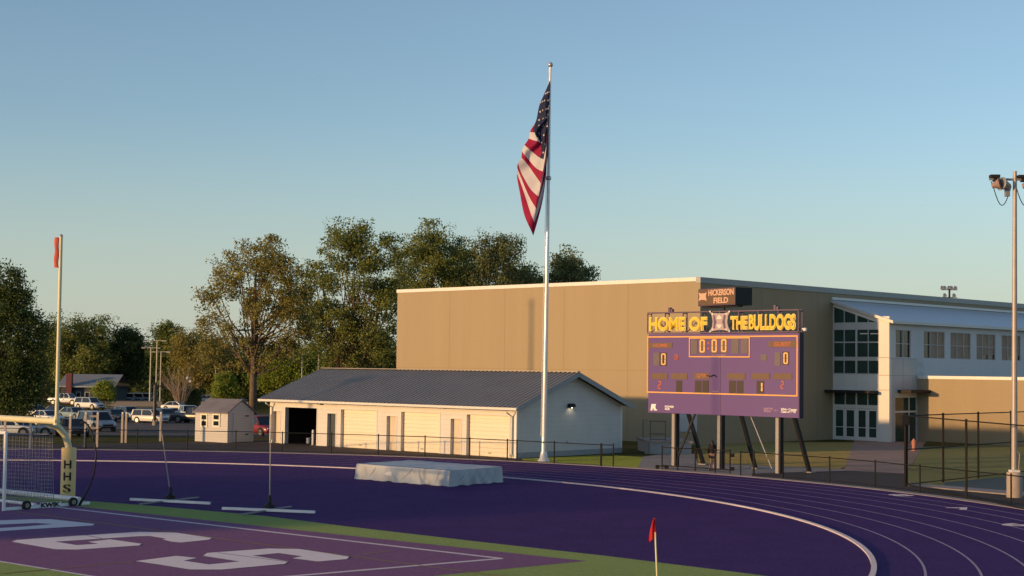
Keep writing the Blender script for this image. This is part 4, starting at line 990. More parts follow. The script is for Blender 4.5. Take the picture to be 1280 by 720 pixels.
# ------------------------------------------------------------------ portable pole stands with crossed white feet
def pole_stand(label, hub, ba, bb, ca, cb_, top, first=None):
    h = G(*hub); t = thing('pole_stand', label, 'pole stand', h, 0, 'portable pole stands by the end zone')
    z = .10
    a, b = G(*ba, .10)-h, G(*bb, .10)-h; c, d = G(*ca, .08)-h, G(*cb_, .08)-h
    MB().bar((a.x,a.y,z), (b.x,b.y,z), .10, .09).build('foot', 'goal_white', t); MB().bar((c.x,c.y,z-.022), (d.x,d.y,z-.022), .07, .05).build('foot', 'post_steel', t)
    MB().lathe((0,0,0), [(.20,0),(.20,.17),(.12,.22),(.07,.26),(.06,.5),(.03,.52)], 12).build('hub', 'black', t)
    tt = at(*top, h.y+.05) - h
    MB().tube([(0,0,.2), tuple(tt)], [.028,.018], 8).build('pole', 'post_steel', t)
    return t
pole_stand('portable pole stand with leaning thin pole, nearer the goalpost', (213,625), (163,624), (262.5,629), (175,630), (248,621.5), (200,524))
pole_stand('portable pole stand with upright thin pole, left of the covered mat', (337,636.5), (278,635.3), (393.5,640), (302,643), (364,633), (338.5,518))
# ------------------------------------------------------------------ covered landing mat
mL, mF, mR = G(444.5, 599), G(562, 608.8), G(627.5, 603)
mx_ = (mL-mF); my_ = (mR-mF); lx, ly = mx_.length, my_.length; hm = .76
mt = thing('landing_mat', 'big grey tarp-covered high jump landing mat on the purple infield', 'mat', mF)
ux, uy = mx_.normalized(), my_.normalized()
# tarp as a skirted surface: rings going out from the centre, folds at the skirts
nper = 720; mb = MB(); per = []
for i in range(nper):
    s = i/nper*2*(lx+ly)
    if s < lx: p = ux*s; n_ = -uy; e = min(s, lx-s)
    elif s < lx+ly: p = ux*lx + uy*(s-lx); n_ = ux; e = min(s-lx, lx+ly-s)
    elif s < 2*lx+ly: p = ux*(2*lx+ly-s) + uy*ly; n_ = uy; e = min(s-lx-ly, 2*lx+ly-s)
    else: p = uy*(2*lx+2*ly-s); n_ = -ux; e = min(s-2*lx-ly, 2*lx+2*ly-s)
    per.append((p, n_, e, s))
cen = ux*lx/2 + uy*ly/2
rows_ = [0, .03, .07, .12, .18, .25, .32, .39, .46, .53, .60, .67, .74, .80, .86, .92, .96, 1.0]
notch = lambda s: math.exp(-((s-1.55)/.14)**2)          # the gap between the two front cushions
for r, t in enumerate(rows_):
    for p, n_, e, s in per:
        fold = .045*math.sin(s*3.1+1.7*math.sin(s*1.3)) + .05*math.sin(s*7.3+2*t) *t
        corner = math.exp(-(e/.35)**2)
        out = (fold*t*.9 + .05*t + .035*math.sin(PI*t)*math.sin(s*2.1) - .02*corner) - .16*notch(s)*math.sin(PI*min(1,t*.9)) 
        out += .035*math.sin(s*8.5 + 5*t)*max(0, math.sin(s*1.15+.4))*t**.5
        for s0_, sl_, dp_ in ((.55,.35,.045),(1.9,-.45,.06),(2.35,.95,.05),(3.6,-.7,.04),(4.7,.75,.055),(5.45,-.35,.05),(17.2,.9,.045),(18.1,.7,.05),(18.9,1.0,.04),(16.6,.5,.04)):
            out -= dp_*math.exp(-((s-s0_-sl_*(t-.15)**1.3 if t > .15 else s-s0_)/.045)**2)*math.sin(PI*min(1, t*1.05)); out += .6*dp_*math.exp(-((s-s0_-.13-sl_*max(0,t-.15)**1.3)/.06)**2)*math.sin(PI*min(1, t*1.05))
        swag = .05*math.sin(s*2.4+.6)*math.sin(PI*t)
        rnd = .03*(1-t)**8
        q = p + n_*(out - rnd); z = hm*(1-t) + swag*.4 - .03*(t == 0) + (.015 if t == 1 else 0) + .025*math.sin(s*5.3)*(t > .95)
        mb.v.append((q.x, q.y, max(.01, z)))
for r in range(len(rows_)-1):
    for i in range(nper): j = (i+1) % nper; mb.f.append([r*nper+i, r*nper+j, (r+1)*nper+j, (r+1)*nper+i]); mb.mi.append(0)
# top surface rings
base = 0; prev = list(range(nper)); 
for kx, f_ in enumerate((.85, .6, .35, .12)):
    st = len(mb.v)
    for p, n_, e, s in per:
        q = cen + (p-cen)*f_; mb.v.append((q.x, q.y, hm + .02*(1-f_) + .018*math.sin(q.x*2.1+.5)*math.sin(q.y*2.7) + .006*math.sin(s*6+kx)))
    cur = list(range(st, st+nper))
    for i in range(nper): j = (i+1) % nper; mb.f.append([prev[i], cur[i], cur[j], prev[j]]); mb.mi.append(0)
    prev = cur
mb.f.append(prev); mb.mi.append(0)
cv = mb.build('tarp_cover', 'tarp', mt, smooth='all')
mb = MB(); pf_ = mF + ux*4.0 - uy*.09
q0 = ux*3.75 - uy*.115
vv = []
for a, b in ((0,.0),(.28,-.03),(.52,.03),(.40,.12),(.22,.17),(.05,.16)): p_ = q0 + ux*(a-.2); vv.append((p_.x, p_.y, .32+b))
mb.add(vv, [list(range(6))])
mb.build('cover_patch', 'goal_white', cv)
mb = MB()
for s_0, s_1 in ((0.9,1.9),): pass
# ------------------------------------------------------------------ corner flag
cfb = G(821.5, 728); cf = thing('corner_flag', 'small red corner flag on a pale yellow pole in the foreground', 'flag', cfb)
ct = at(818.3, 647.5, cfb.y) - cfb
MB().tube([(0,0,0), tuple(ct*.78)], .022, 10).build('pole', mat('corner_pole', (0.75,0.70,0.42), 0.4), cf, smooth=True)
MB().tube([tuple(ct*.78), tuple(ct)], .024, 10).build('flag_sleeve', 'red_cloth', cf, smooth=True)
mb = MB(); n, k = 10, 10; Yc = cfb.y
for i in range(n+1):
    for j in range(k+1):
        u, v = i/n, j/k
        tl = (lerp(818.5, 820.8, u), lerp(648.5, 667.5, u)); bl = (lerp(816.4, 809.3, u**.8), lerp(649.5, 678.5, u))
        x = lerp(tl[0], bl[0], v); y = lerp(tl[1], bl[1], v) + 1.5*math.sin(v*PI)*u
        p = at(x, y, Yc + .05*math.sin(v*7+u*2)*v - .05*v) - cfb; mb.v.append(tuple(p))
for i in range(n):
    for j in range(k): mb.f.append([i*(k+1)+j, i*(k+1)+j+1, (i+1)*(k+1)+j+1, (i+1)*(k+1)+j]); mb.mi.append(0)
mb.build('flag_cloth', 'red_cloth', cf, smooth='all', fix=False)

# ------------------------------------------------------------------ fences
def mesh_panel(mb, a, b, z0, z1, cell=.30, r=.004):
    """diamond wire between two posts, as thin single wires"""
    a, b = Vector(a), Vector(b); Lg = (b-a).length; d = (b-a)/Lg; h = z1-z0
    n = int((Lg+h)/cell)
    for s in (1, -1):
        for i in range(n+1):
            t0 = i*cell - h
            pA = (t0, 0.0); pB = (t0+h, h)
            x0, y0 = pA; x1, y1 = pB
            if x0 < 0: y0 += -x0; x0 = 0
            if x1 > Lg: y1 -= x1-Lg; x1 = Lg
            if x1-x0 < .02: continue
            if s == -1: x0, x1 = Lg-x0, Lg-x1
            mb.tube([a + d*x0 + Vector((0,0,z0+y0)), a + d*x1 + Vector((0,0,z0+y1))], r, 3, cap=False)
def low_fence(name, label, pts, h=1.22, m='fence', wires=True, extra=None, cat='fence', low=True):
    P0 = Vector(pts[0]); t = thing(name, label, cat, P0)
    rel = [Vector(p)-P0 for p in pts]
    for p in rel:
        mb = MB(); mb.tube([(p.x,p.y,0),(p.x,p.y,h)], .036, 8); po_ = mb.build('post', m, t)
        MB().lathe((p.x,p.y,h), [(.042,0),(.042,.03),(.01,.06)], 8).build('cap', m, po_)
    mb = MB()
    for a, b in zip(rel, rel[1:]):
        mb.tube([(a.x,a.y,h-.03),(b.x,b.y,h-.03)], .026, 6)
    mb.build('top_rail', m, t)
    if low:
        mb = MB()
        for a, b in zip(rel, rel[1:]): mb.tube([(a.x,a.y,.08),(b.x,b.y,.08)], .010, 4)
        mb.build('bottom_wire', m, t)
    if wires:
        mb = MB()
        for a, b in zip(rel, rel[1:]): mesh_panel(mb, a, b, .08, h-.04, .13, .0017)
        mb.build('wire_mesh', m, t, fix=False)
    return t
lf = [(-70,557.5),(-10,559),(45,560),(107,561),(171,561.8),(234,562.6),(294.5,563.6),(352.7,565.2),(414,567),(472.7,569),(531,571.2),(587,573.8),(634,576.2),(646,576.8),(692.7,579.8),(750.7,583.2)]
low_fence('chain_link_fence', 'low dark chain-link fence along the outside of the far track bend', [G(*q) for q in lf])
t_ = low_fence('short_fence', 'short dark fence section ending the fence right of the flagpole', [G(750.7+1.2,583.4), G(766.5,583.6)], wires=False, low=False)
a, b = G(751.9,583.4), G(766.5,583.6); MB().tube([tuple(Vector((0,0,.62))), tuple(b-a+Vector((0,0,.62)))], .026, 6).build('middle_rail', 'fence', t_)
t_ = low_fence('rolling_gate', 'dark pipe rolling gate on small wheels in front of the scoreboard', [G(827.5,586.3), G(847,588.6), G(869,588.8), G(894,591), G(912.5,592)], m='tall_fence', cat='gate', wires=True)
p0 = G(827.5,586.3); pz = G(912.5,592)
MB().tube([tuple(Vector((0,0,.2))), tuple(pz-p0+Vector((0,0,.2)))], .028, 6).build('bottom_rail', 'tall_fence', t_)
mb = MB(); mb.tube([tuple(Vector((-.25,0,.1))), tuple(Vector((-.25,.06,.1)))], .12, 10); mb.tube([tuple(Vector((.25,0,.1))), tuple(Vector((.25,.06,.1)))], .12, 10); mb.bar((-.3,.03,.16),(.3,.03,.16),.06,.06); mb.build('gate_wheel', 'rubber', t_)
for z in (.25, .95): MB().box(*( (pz-p0).x+.03, (pz-p0).x+.22, (pz-p0).y-.08, (pz-p0).y+.08), z-.09, z+.09).build('hinge_block', 'black', t_)
t_ = low_fence('short_fence', 'narrow dark fence panel beside the rolling gate under the scoreboard', [G(925.7,594.4), G(941.7,594.9)], wires=True)
low_fence('chain_link_fence', 'low dark fence from the scoreboard along the right-hand track bend', [G(942.6,595), G(979,598.2), G(1037,603), G(1094,609), G(1150,616.2), G(1208,623.3), G(1264,630.6), G(1330,640.5), G(1400,653)])
# tall fence on the right
def tall_fence(label, pts, h, rails):
    P0 = Vector(pts[0]); t = thing('tall_fence', label, 'fence', P0); rel = [Vector(p)-P0 for p in pts]
    for p in rel: MB().tube([(p.x,p.y,0),(p.x,p.y,h+.08)], .055, 8).build('post', 'tall_fence', t)
    mb = MB()
    for a, b in zip(rel, rel[1:]):
        for z in rails: mb.tube([(a.x,a.y,z),(b.x,b.y,z)], .03, 6)
    mb.build('rail', 'tall_fence', t)
    mb = MB()
    for a, b in zip(rel, rel[1:]): mesh_panel(mb, a, b, .05, h-.02, .15, .0018)
    mb.build('wire_mesh', 'tall_fence', t, fix=False); return t
hT = at(1131.5, 519.5, G(1131.5,608).y).z
tall_fence('tall brown chain-link fence beside the track on the right', [G(1131.5,608), G(1208,623.8), G(1300,643), G(1392,662)], hT, (hT, .1))
tall_fence('tall brown chain-link fence running back across the green practice field', [G(1133.5,607.9), G(1179,603), G(1223,598), G(1264,593.5), G(1330,586)], hT, (hT, hT*.52, .1))
mb = MB(); p = G(1131.5,608); q_ = thing('loudspeaker_box', 'black box mounted at the top of the corner post of the tall fence', 'speaker', (p.x, p.y, hT-.45)); mb.box(-.22,.18,-.2,.2,0,.48); mb.build('housing', 'black', q_, bevel=.02); MB().box(-.17,.13,-.215,-.2,.05,.43).build('grille', 'dark_steel', q_)

# ------------------------------------------------------------------ floodlight pole on the right, far floodlights
def flood_head(mb, p, yaw, pitch, s=1.0):
    m = Matrix.Translation(p) @ Matrix.Rotation(yaw, 4, 'Z') @ Matrix.Rotation(pitch, 4, 'X')
    pr = [(.02,-.30),(.12,-.28),(.17,-.12),(.26,.08),(.30,.12),(.28,.13),(.02,.10)]; n = 12; vs_ = []; fs = []
    for r, z in pr:
        for k in range(n): vs_.append(m @ Vector((s*r*math.cos(2*PI*k/n), -s*z, s*r*math.sin(2*PI*k/n))))
    for i in range(len(pr)-1):
        for k in range(n): fs.append((i*n+k, i*n+(k+1)%n, (i+1)*n+(k+1)%n, (i+1)*n+k))
    mb.add(vs_, fs)
lb = G(1268, 622); lt = at(1268.6, 214, lb.y)
lp_ = thing('floodlight_pole', 'tall steel floodlight pole on a round concrete base beside the track', 'light pole', lb)
MB().lathe((0,0,0), [(.33,0),(.33,1.05),(.30,1.1),(.05,1.1)], 20).build('concrete_base', mat('base_concrete', (0.50,0.40,0.33), 0.85, var=0.1), lp_, smooth=True)
MB().box(-.2,.2,-.2,.2,1.1,1.2).build('base_plate', 'white_paint', lp_, bevel=.02)
tt = lt-lb; MB().tube([(0,0,1.2), tuple(tt)], [.135,.085], 14).build('pole', mat('weathered_pole', (0.42,0.36,0.33), 0.5, metal=.3), lp_, smooth=True)
zc_ = at(1268,224.5,lb.y).z
MB().bar((-1.05,-.02,zc_),(1.05,-.02,zc_),.09,.09).build('cross_arm', 'post_steel', lp_)
for x in (-.72, .50):
    mb = MB(); mb.box(x-.22-.08, x+.20-.08, -.16, .16, zc_+.05, zc_+.20); mb.box(x-.16,x+.06,-.12,.12,zc_-.10,zc_+.05); mb.build('ballast_box', 'dark_steel', lp_, bevel=.02)
    mb = MB(); flood_head(mb, Vector((x+.28 if x<0 else x+.42, -.1, zc_-.24)), R_(-70), R_(-12), 1.05); hd = mb.build('lamp_head', 'steel', lp_, smooth=True)
    m2 = MB(); flood_head(m2, Vector((x-.02 if x<0 else x+.1, -.2, zc_-.24)), R_(60), R_(-15), .9); h2 = m2.build('lamp_head', mat('copper_lamp', (0.30,0.20,0.17), .5), lp_, smooth=True)
for s in (-1, 1): MB().tube([(s*.98,-.05,zc_-.1)]+[(s*(.95-.85*i/10),-.06,zc_-.1-.95*math.sin(PI*i/10)-.2*i/10) for i in range(1,11)], .02, 6).build('cable', 'dark_steel', lp_)
MB().box(-.36,-.16,-.1,.1,zc_-.75,zc_-.42).build('junction_box', 'post_steel', lp_, bevel=.02)
MB().tube([(.1,-.1,.9+1.1),(.2,-.12,1.9),(.16,-.1,1.2)], .03, 6).build('conduit', 'post_steel', lp_)
# distant floodlight mast beyond the gymnasium
fm = at(1187, 470, 215); fmt = at(1187, 357.5, 215).z
dm = thing('floodlight_mast', 'dark floodlight mast rising far behind the gymnasium roof', 'light pole', (fm.x, fm.y, -1))
MB().tube([(0,0,0),(0,0,fmt+1)], [.25,.13], 8).build('mast', 'dark_steel', dm)
for k, (zz, xs_) in enumerate(((fmt+.7, (-1.1,-.75,-.15,.2,.75)), (fmt-.35, (-.75,.55)))):
    MB().bar((-1.1,0,zz-.25),(1.1,0,zz-.25),.08,.08).build('cross_arm', 'dark_steel', dm)
    for x in xs_: mb = MB(); flood_head(mb, Vector((x,-.2,zz)), R_(20), R_(-25), 1.0); mb.build('lamp_head', 'grey_trim', dm)

# ------------------------------------------------------------------ hydrant
hb = G(1142.3, 563.5)
hy = thing('fire_hydrant', 'faded red fire hydrant on the grass near the gym side door', 'hydrant', hb)
MB().lathe((0,0,0), [(.20,0),(.20,.05),(.13,.07),(.12,.55),(.17,.57),(.17,.62),(.15,.66),(.12,.74),(.05,.80),(.04,.84),(.01,.85)], 14).build('barrel', 'hydrant', hy, smooth=True)
for v in ((-1,0),(1,0),(0,-1)): MB().tube([(v[0]*.10,v[1]*.10,.47),(v[0]*.20,v[1]*.20,.47)], .07 if v[1] else .055, 10).build('nozzle_cap', 'hydrant', hy)

# ------------------------------------------------------------------ person walking away behind the gate
pp = G(890, 588.2)
def skin_chain(name, verts, edges, radii, m, parent, sub=2, root=0):
    me = bpy.data.meshes.new(name); me.from_pydata(verts, edges, []); me.materials.append(M[m])
    o = bpy.data.objects.new(name, me); COL.objects.link(o); o.parent = parent
    md_ = o.modifiers.new('skin', 'SKIN'); md_.use_smooth_shade = True
    if not me.skin_vertices: me.skin_vertices.new()
    for i, r in enumerate(radii): me.skin_vertices[0].data[i].radius = (r, r) if not isinstance(r, tuple) else r
    me.skin_vertices[0].data[root].use_root = True
    s = o.modifiers.new('sub', 'SUBSURF'); s.levels = sub; s.render_levels = sub
    return o
ps = thing('person', 'person in a black hoodie and shorts with long dark hair walking away', 'person', pp, R_(10))
V = [(0,0,.86),(0,0.01,1.05),(0,0.02,1.22),(0,0.01,1.33),(0,0.02,1.42),(0,.03,1.50),(0,.02,1.58),      # spine, neck, head
     (-.09,0,.80),(-.10,-.03,.45),(-.10,.04,.10),(-.10,-.06,.05),                                     # left leg
     (.09,0,.80),(.09,.06,.45),(.08,-.02,.10),(.08,-.08,.05),
     (-.17,.01,1.30),(-.22,.03,1.05),(-.17,.14,.92),(-.13,.20,.93),
     (.17,.01,1.30),(.22,.03,1.05),(.17,.14,.92),(.13,.20,.93)]
V = [(x, -y if False else y, z*1.0) for x, y, z in V]
Eg = [(0,1),(1,2),(2,3),(3,4),(4,5),(5,6),(0,7),(7,8),(8,9),(9,10),(0,11),(11,12),(12,13),(13,14),(3,15),(15,16),(16,17),(17,18),(3,19),(19,20),(20,21),(21,22)]
Rd = [(.14,.11),(.12,.10),(.14,.11),(.10,.08),.05,.085,.075,.085,.06,.042,.04,.085,.06,.042,.04,.055,.045,.035,.03,.055,.045,.035,.03]
skin_chain('body', V, Eg, Rd, 'skin', ps)
skin_chain('hoodie', [V[i] for i in (0,1,2,3,15,16,17,19,20,21)] + [(0,-.06,1.37)], [(0,1),(1,2),(2,3),(3,4),(4,5),(5,6),(3,7),(7,8),(8,9),(3,10)], [(.185,.15),(.17,.14),(.185,.15),(.14,.11),.085,.075,.06,.085,.075,.06,.09], 'hoodie', ps)
skin_chain('shorts', [(0,0,.88),(-.09,0,.78),(-.10,-.01,.60),(.09,0,.78),(.095,.02,.60)], [(0,1),(1,2),(0,3),(3,4)], [(.17,.14),.115,.10,.115,.10], 'hoodie', ps)
skin_chain('hair', [(0,.01,1.60),(0,-.03,1.52),(0,-.07,1.38),(0,-.09,1.22)], [(0,1),(1,2),(2,3)], [.09,.105,.10,.06], 'hair', ps)
for s, y in ((-1,-.06),(1,-.08)):
    x = .09*s; MB().box(x-.05, x+.05, y-.10+.12, y+.16+.02, 0, .09).build('shoe', 'black', ps, bevel=.02)

# ------------------------------------------------------------------ garden shed
s0, s1_, s2 = G(243.5, 551.5), G(284, 553.6), G(322, 550.8)
ths = math.atan2(s1_.y-s0.y, s1_.x-s0.x); FSH = Frame(s1_, ths); wS = (s1_-s0).length
dS = max(3.2, FSH.to(s2).y*1.0); pS = FSH.loc(284, 515.3)[1]
# depth so that the far right corner lands where the photo has it
for k in range(60):
    d_ = 2.0+k*.08
    from_x = (s1_ + FSH.ey*d_)
    if from_x.x/from_x.y > (320.5-640)/CF: dS = d_; break
sh = thing('garden_shed', 'small tan garden shed with two white-trimmed windows and grey shingle roof', 'shed', s1_, ths)
hS = pS - .02; rS = hS + dS*.5*.62
mb = MB(); mb.box(-wS, 0, 0, dS, 0, hS); mb.add([(0,0,hS),(0,dS,hS),(0,dS/2,rS),(-wS,0,hS),(-wS,dS,hS),(-wS,dS/2,rS)], [(0,1,2),(3,5,4),(0,2,5,3),(1,4,5,2)]); mb.build('wall', 'shed_siding', sh)
mb = MB()
for y0_, y1_ in ((-.18, dS/2), (dS+.18, dS/2)):
    zz = hS - .18*(rS-hS)/(dS/2); mb.bar((-wS-.12, y0_, 0), (-wS-.12, y0_, 0.001), .001, .001) if False else None
    mb.add([(-wS-.12,y0_,zz+.02),(.14,y0_,zz+.02),(.14,y1_,rS+.03),(-wS-.12,y1_,rS+.03),(-wS-.12,y0_,zz+.09),(.14,y0_,zz+.09),(.14,y1_,rS+.11),(-wS-.12,y1_,rS+.11)], [(0,3,2,1),(4,5,6,7),(0,1,5,4),(1,2,6,5),(2,3,7,6),(3,0,4,7)])
M['shingle'] = siding_mat('grey_shingle', (0.21,0.19,0.21), .14, 'y', dark=.75, var=.25); mb.build('roof', 'shingle', sh)
M['win_trim'] = mat('window_trim', (0.8,0.76,0.62), .5)
for wxp in (263 - 2.4*0 - 8.8, 277 - 2.4*0 - 7.2 + .6):
    pass
for (xa, xb) in ((251.5, 259.5), (266.5, 275.2)):
    a, zt_ = FSH.loc(xa, 517); b, zb_ = FSH.loc(xb, 533.8)
    mb = MB(); t = .09; zm = (zt_+zb_)/2
    rect_frame(mb, a, b, zb_, zt_, t, -.06, .0); mb.box(a+t, b-t, -.055, .0, zm-.06, zm+.06); wn = mb.build('window', 'win_trim', sh)
    MB().box(a+t-.01, b-t+.01, -.03, -.004, zb_+t-.01, zt_-t+.01).build('pane', 'car_glass', wn)
a, zt_ = FSH.loc(259.5, 516); b, zb_ = FSH.loc(266.5, 534)
MB().box(a+.05, b-.05, -.03, -.003, zb_+.1, zt_-.05).build('shutter_panel', 'shed_siding', sh)
mb = MB(); mb.box(.003,.06,.5,dS-.5,.05,hS*.98); mb.build('door', 'shed_siding', sh)
for z in (.5, hS-.3): MB().box(.06,.09,dS-.9,dS-.6,z,z+.08).build('hinge', 'dark_steel', sh)
MB().box(-wS+.1, -.05, .1, dS-.1, -.12, .0).build('skid', 'dark_steel', sh)

# ------------------------------------------------------------------ vehicles
def paint(name, col, rough=.3): return mat(name, col, rough, var=.03, spec=.6)
PT = {'tan': paint('pearl_white_paint', (.72,.68,.62)), 'white': paint('white_car_paint', (.72,.73,.74)), 'silver': paint('silver_paint', (.40,.43,.46)), 'dark': paint('charcoal_paint', (.035,.037,.042)),
      'blue': paint('steel_blue_paint', (.10,.16,.22)), 'teal': paint('pale_teal_paint', (.22,.30,.33)), 'red': paint('red_paint', (.22,.02,.03)), 'greyblue': paint('grey_blue_paint', (.20,.25,.31))}
def loft(mb, stations):
    """stations: (x, [(y,z)...]) closed cross-sections joined along x"""
    n = len(stations[0][1]); vs_ = [(x, y, z) for x, sec in stations for y, z in sec]; fs = []
    for i in range(len(stations)-1):
        for k in range(n): fs.append((i*n+k, i*n+(k+1)%n, (i+1)*n+(k+1)%n, (i+1)*n+k))
    fs.append(list(range(n))); fs.append([(len(stations)-1)*n+k for k in range(n)][::-1]); mb.add(vs_, fs)
def sec(w, z0, z1, r=.12):
    return [(-w+r*.6,z0),(w-r*.6,z0),(w,z0+r),(w,z1-r*1.3),(w-r*.5,z1-r*.3),(w-r*1.4,z1),(-w+r*1.4,z1),(-w+r*.5,z1-r*.3),(-w,z1-r*1.3),(-w,z0+r)]
def car(kind, label, cat, loc, rz, col, group=None, simple=False):
    t = thing({'suv': 'parked_suv', 'sedan': 'parked_car', 'pickup': 'pickup_truck'}[kind], label, cat, loc, rz, group)
    if kind == 'suv':   Ln, Wd, belt, roof, hood, wr_ = 4.7, .93, 1.02, 1.72, .98, .37; rs, re_, ws, we = -2.15, .55, -2.32, 1.25
    elif kind == 'sedan': Ln, Wd, belt, roof, hood, wr_ = 4.7, .90, .90, 1.44, .86, .33; rs, re_, ws, we = -.95, .35, -1.75, 1.15
    else:               Ln, Wd, belt, roof, hood, wr_ = 5.6, .98, 1.15, 1.85, 1.12, .41; rs, re_, ws, we = -.55, .75, -.75, 1.35
    h = Ln/2; z0 = .30 if kind != 'pickup' else .42
    mb = MB()
    loft(mb, [(-h, sec(Wd*.80, z0+.15, belt-.18)), (-h+.10, sec(Wd*.93, z0+.05, belt-.04)), (-h+.5, sec(Wd, z0, belt)), (we-.15, sec(Wd, z0, belt)), (we+.25, sec(Wd, z0, hood)), (h-.55, sec(Wd*.97, z0, hood-.06)), (h-.15, sec(Wd*.90, z0+.03, hood-.16)), (h, sec(Wd*.74, z0+.12, hood-.34))])
    body = mb.build('body', PT[col], t, smooth=True)
    # greenhouse: dark glass with body-coloured roof and pillars
    wt, wb = Wd*.76, Wd*.93
    gz0, gz1 = belt-.03, roof-.05
    mb = MB()
    pts = [(ws,-wb,gz0),(we,-wb,gz0),(we,wb,gz0),(ws,wb,gz0),(rs,-wt,gz1),(re_,-wt,gz1),(re_,wt,gz1),(rs,wt,gz1)]
    mb.add(pts, [(0,1,5,4),(1,2,6,5),(2,3,7,6),(3,0,4,7),(4,5,6,7)]); mb.build('window', 'car_glass', t)
    mb = MB(); loft(mb, [(rs-.06, [(-wt,gz1-.01),(wt,gz1-.01),(wt*.92,gz1+.04),(-wt*.92,gz1+.04)]), (rs+.3, [(-wt-.02,gz1-.02),(wt+.02,gz1-.02),(wt*.9,roof),(-wt*.9,roof)]), (re_-.2, [(-wt-.02,gz1-.02),(wt+.02,gz1-.02),(wt*.9,roof),(-wt*.9,roof)]), (re_+.05, [(-wt,gz1-.02),(wt,gz1-.02),(wt*.92,gz1+.02),(-wt*.92,gz1+.02)])])
    mb.build('roof', PT[col], t, smooth=True)
    mb = MB()
    for s in (-1, 1):
        xm_ = (rs+re_)/2 + .1
        MB().bar((we-.02, s*wb*1.0, gz0+.02), (re_, s*(wt+.01), gz1), .07, .07).build('pillar', PT[col], t); MB().bar((ws+.03, s*wb, gz0+.02), (rs, s*(wt+.01), gz1), .16 if kind == 'suv' else .1, .10).build('pillar', PT[col], t)
        MB().bar((xm_, s*(wb+.005), gz0+.02), (xm_-.08, s*(wt+.012), gz1), .08, .05).build('pillar', PT[col], t)
    if kind == 'pickup':
        mb = MB(); mb.box(-h+.12, ws-.12, -Wd*.82, Wd*.82, belt-.02, belt+.004); mb.build('cargo_bed', 'black', t)
    for wxp_ in (-h*.60, h*.62):
        for s in (-1, 1):
            MB().tube([(wxp_, s*(Wd-.16), wr_+.02), (wxp_, s*(Wd+.004), wr_+.02)], wr_+.07, 18).build('wheel_arch', 'black', t)
            wl = MB().tube([(wxp_, s*(Wd-.20), wr_), (wxp_, s*(Wd+.02), wr_)], wr_, 18).build('wheel', 'tyre', t)
            MB().tube([(wxp_, s*(Wd+.018), wr_), (wxp_, s*(Wd+.03), wr_)], wr_*.64, 14).build('rim', 'rim', wl)
    for s in (-1, 1):
        MB().box(h-.22, h-.06, s*Wd*.52, s*Wd*.80, hood-.34, hood-.20).build('headlight', 'headlight', t, bevel=.03)
        MB().box(-h-.0, -h+.14, s*Wd*.60, s*Wd*.86, belt-.32, belt-.12).build('tail_light', 'tail', t, bevel=.02)
        MB().box(we-.25, we-.05, s*(Wd+.01), s*(Wd+.16), belt-.0, belt+.13).build('mirror', PT[col], t, bevel=.03)
    MB().box(h-.10, h+.015, -Wd*.50, Wd*.50, z0+.22, hood-.30).build('grille', 'black', t, bevel=.02)
    MB().box(h-.14, h+.03, -Wd*.66, Wd*.66, z0+.02, z0+.18).build('bumper', 'dark_steel' if col in ('dark','silver') else PT[col], t, bevel=.04)
    return t
LOTG = 'vehicles in the car park'
def place(kind, label, cat, px, py, deg, col, s=1.0):
    p = GT(px, py); t = car(kind, label, cat, p, R_(deg), col, LOTG); s *= .94; t.scale = (s, s, s); return t
place('suv', 'pale pearl SUV parked side-on beside the dark lamp pole', 'car', 188, 529, -26, 'tan', .90)
place('suv', 'large silver SUV with dark windscreen parked nearest the fence', 'car', 121, 539, -52, 'silver', 1.06)
place('suv', 'small white SUV at the back of the lot in front of the house', 'car', 112, 511.5, -32, 'white')
place('sedan', 'silver-blue sedan parked behind the large silver SUV', 'car', 92, 524, -40, 'teal')
place('sedan', 'dark sedan parked just right of the large silver SUV', 'car', 143, 527, -50, 'dark')
place('sedan', 'dark blue sedan parked right of the dark lamp pole', 'car', 206, 526, -50, 'blue')
place('sedan', 'grey-teal sedan between the blue sedan and the pickup trucks', 'car', 217, 525, -40, 'greyblue')
place('pickup', 'white pickup truck half hidden by the charcoal truck', 'truck', 234, 526, -60, 'white')
place('pickup', 'charcoal pickup truck beside the garden shed', 'truck', 244, 529, -20, 'dark')
place('sedan', 'white car behind the goalpost upright at the crossbar end', 'car', 58, 529, -35, 'white')
place('sedan', 'silver car seen under the goalpost crossbar, left of the pad', 'car', 34, 545, 10, 'silver')
place('sedan', 'black car parked low behind the white gate frame', 'car', 90, 546, -62, 'dark')
place('sedan', 'white sedan at the far left edge beneath the crossbar', 'car', 8, 545, 5, 'white')
place('suv', 'red SUV half hidden behind the far corner of the storage building', 'car', 325, 545, -48, 'red')
place('pickup', 'white pickup truck at the far edge of the lot beyond the goalpost', 'truck', 82, 506, -15, 'white')
for k, px in enumerate((151, 162, 173, 184.5)):
    place('suv', ['grey-blue car leftmost in the row behind the pale low wall', 'grey-blue car second from left in the row behind the low wall', 'grey-blue car third from left in the row behind the low wall', 'grey-blue car at the right end of the row behind the low wall'][k], 'car', px, 503.2, -80, 'greyblue', .95)
place('sedan', 'white car far off behind the garden shed roof', 'car', 262, 504, -10, 'white'); place('suv', 'pale silver car behind the shed ridge beside the big trunk', 'car', 294, 506, -20, 'silver')

place('sedan', 'dark grey car behind the white car at the goalpost upright', 'car', 72, 521, -38, 'dark', .95)
place('suv', 'silver SUV at the left beyond the crossbar, under the dark tree', 'car', 44, 522, -30, 'silver', .9)
place('suv', 'grey-blue SUV between the dark sedan and the pearl SUV', 'car', 160, 524, -48, 'greyblue', .9)
place('sedan', 'white sedan far back between the light poles and the street lamp', 'car', 220, 513, -12, 'white', .9)

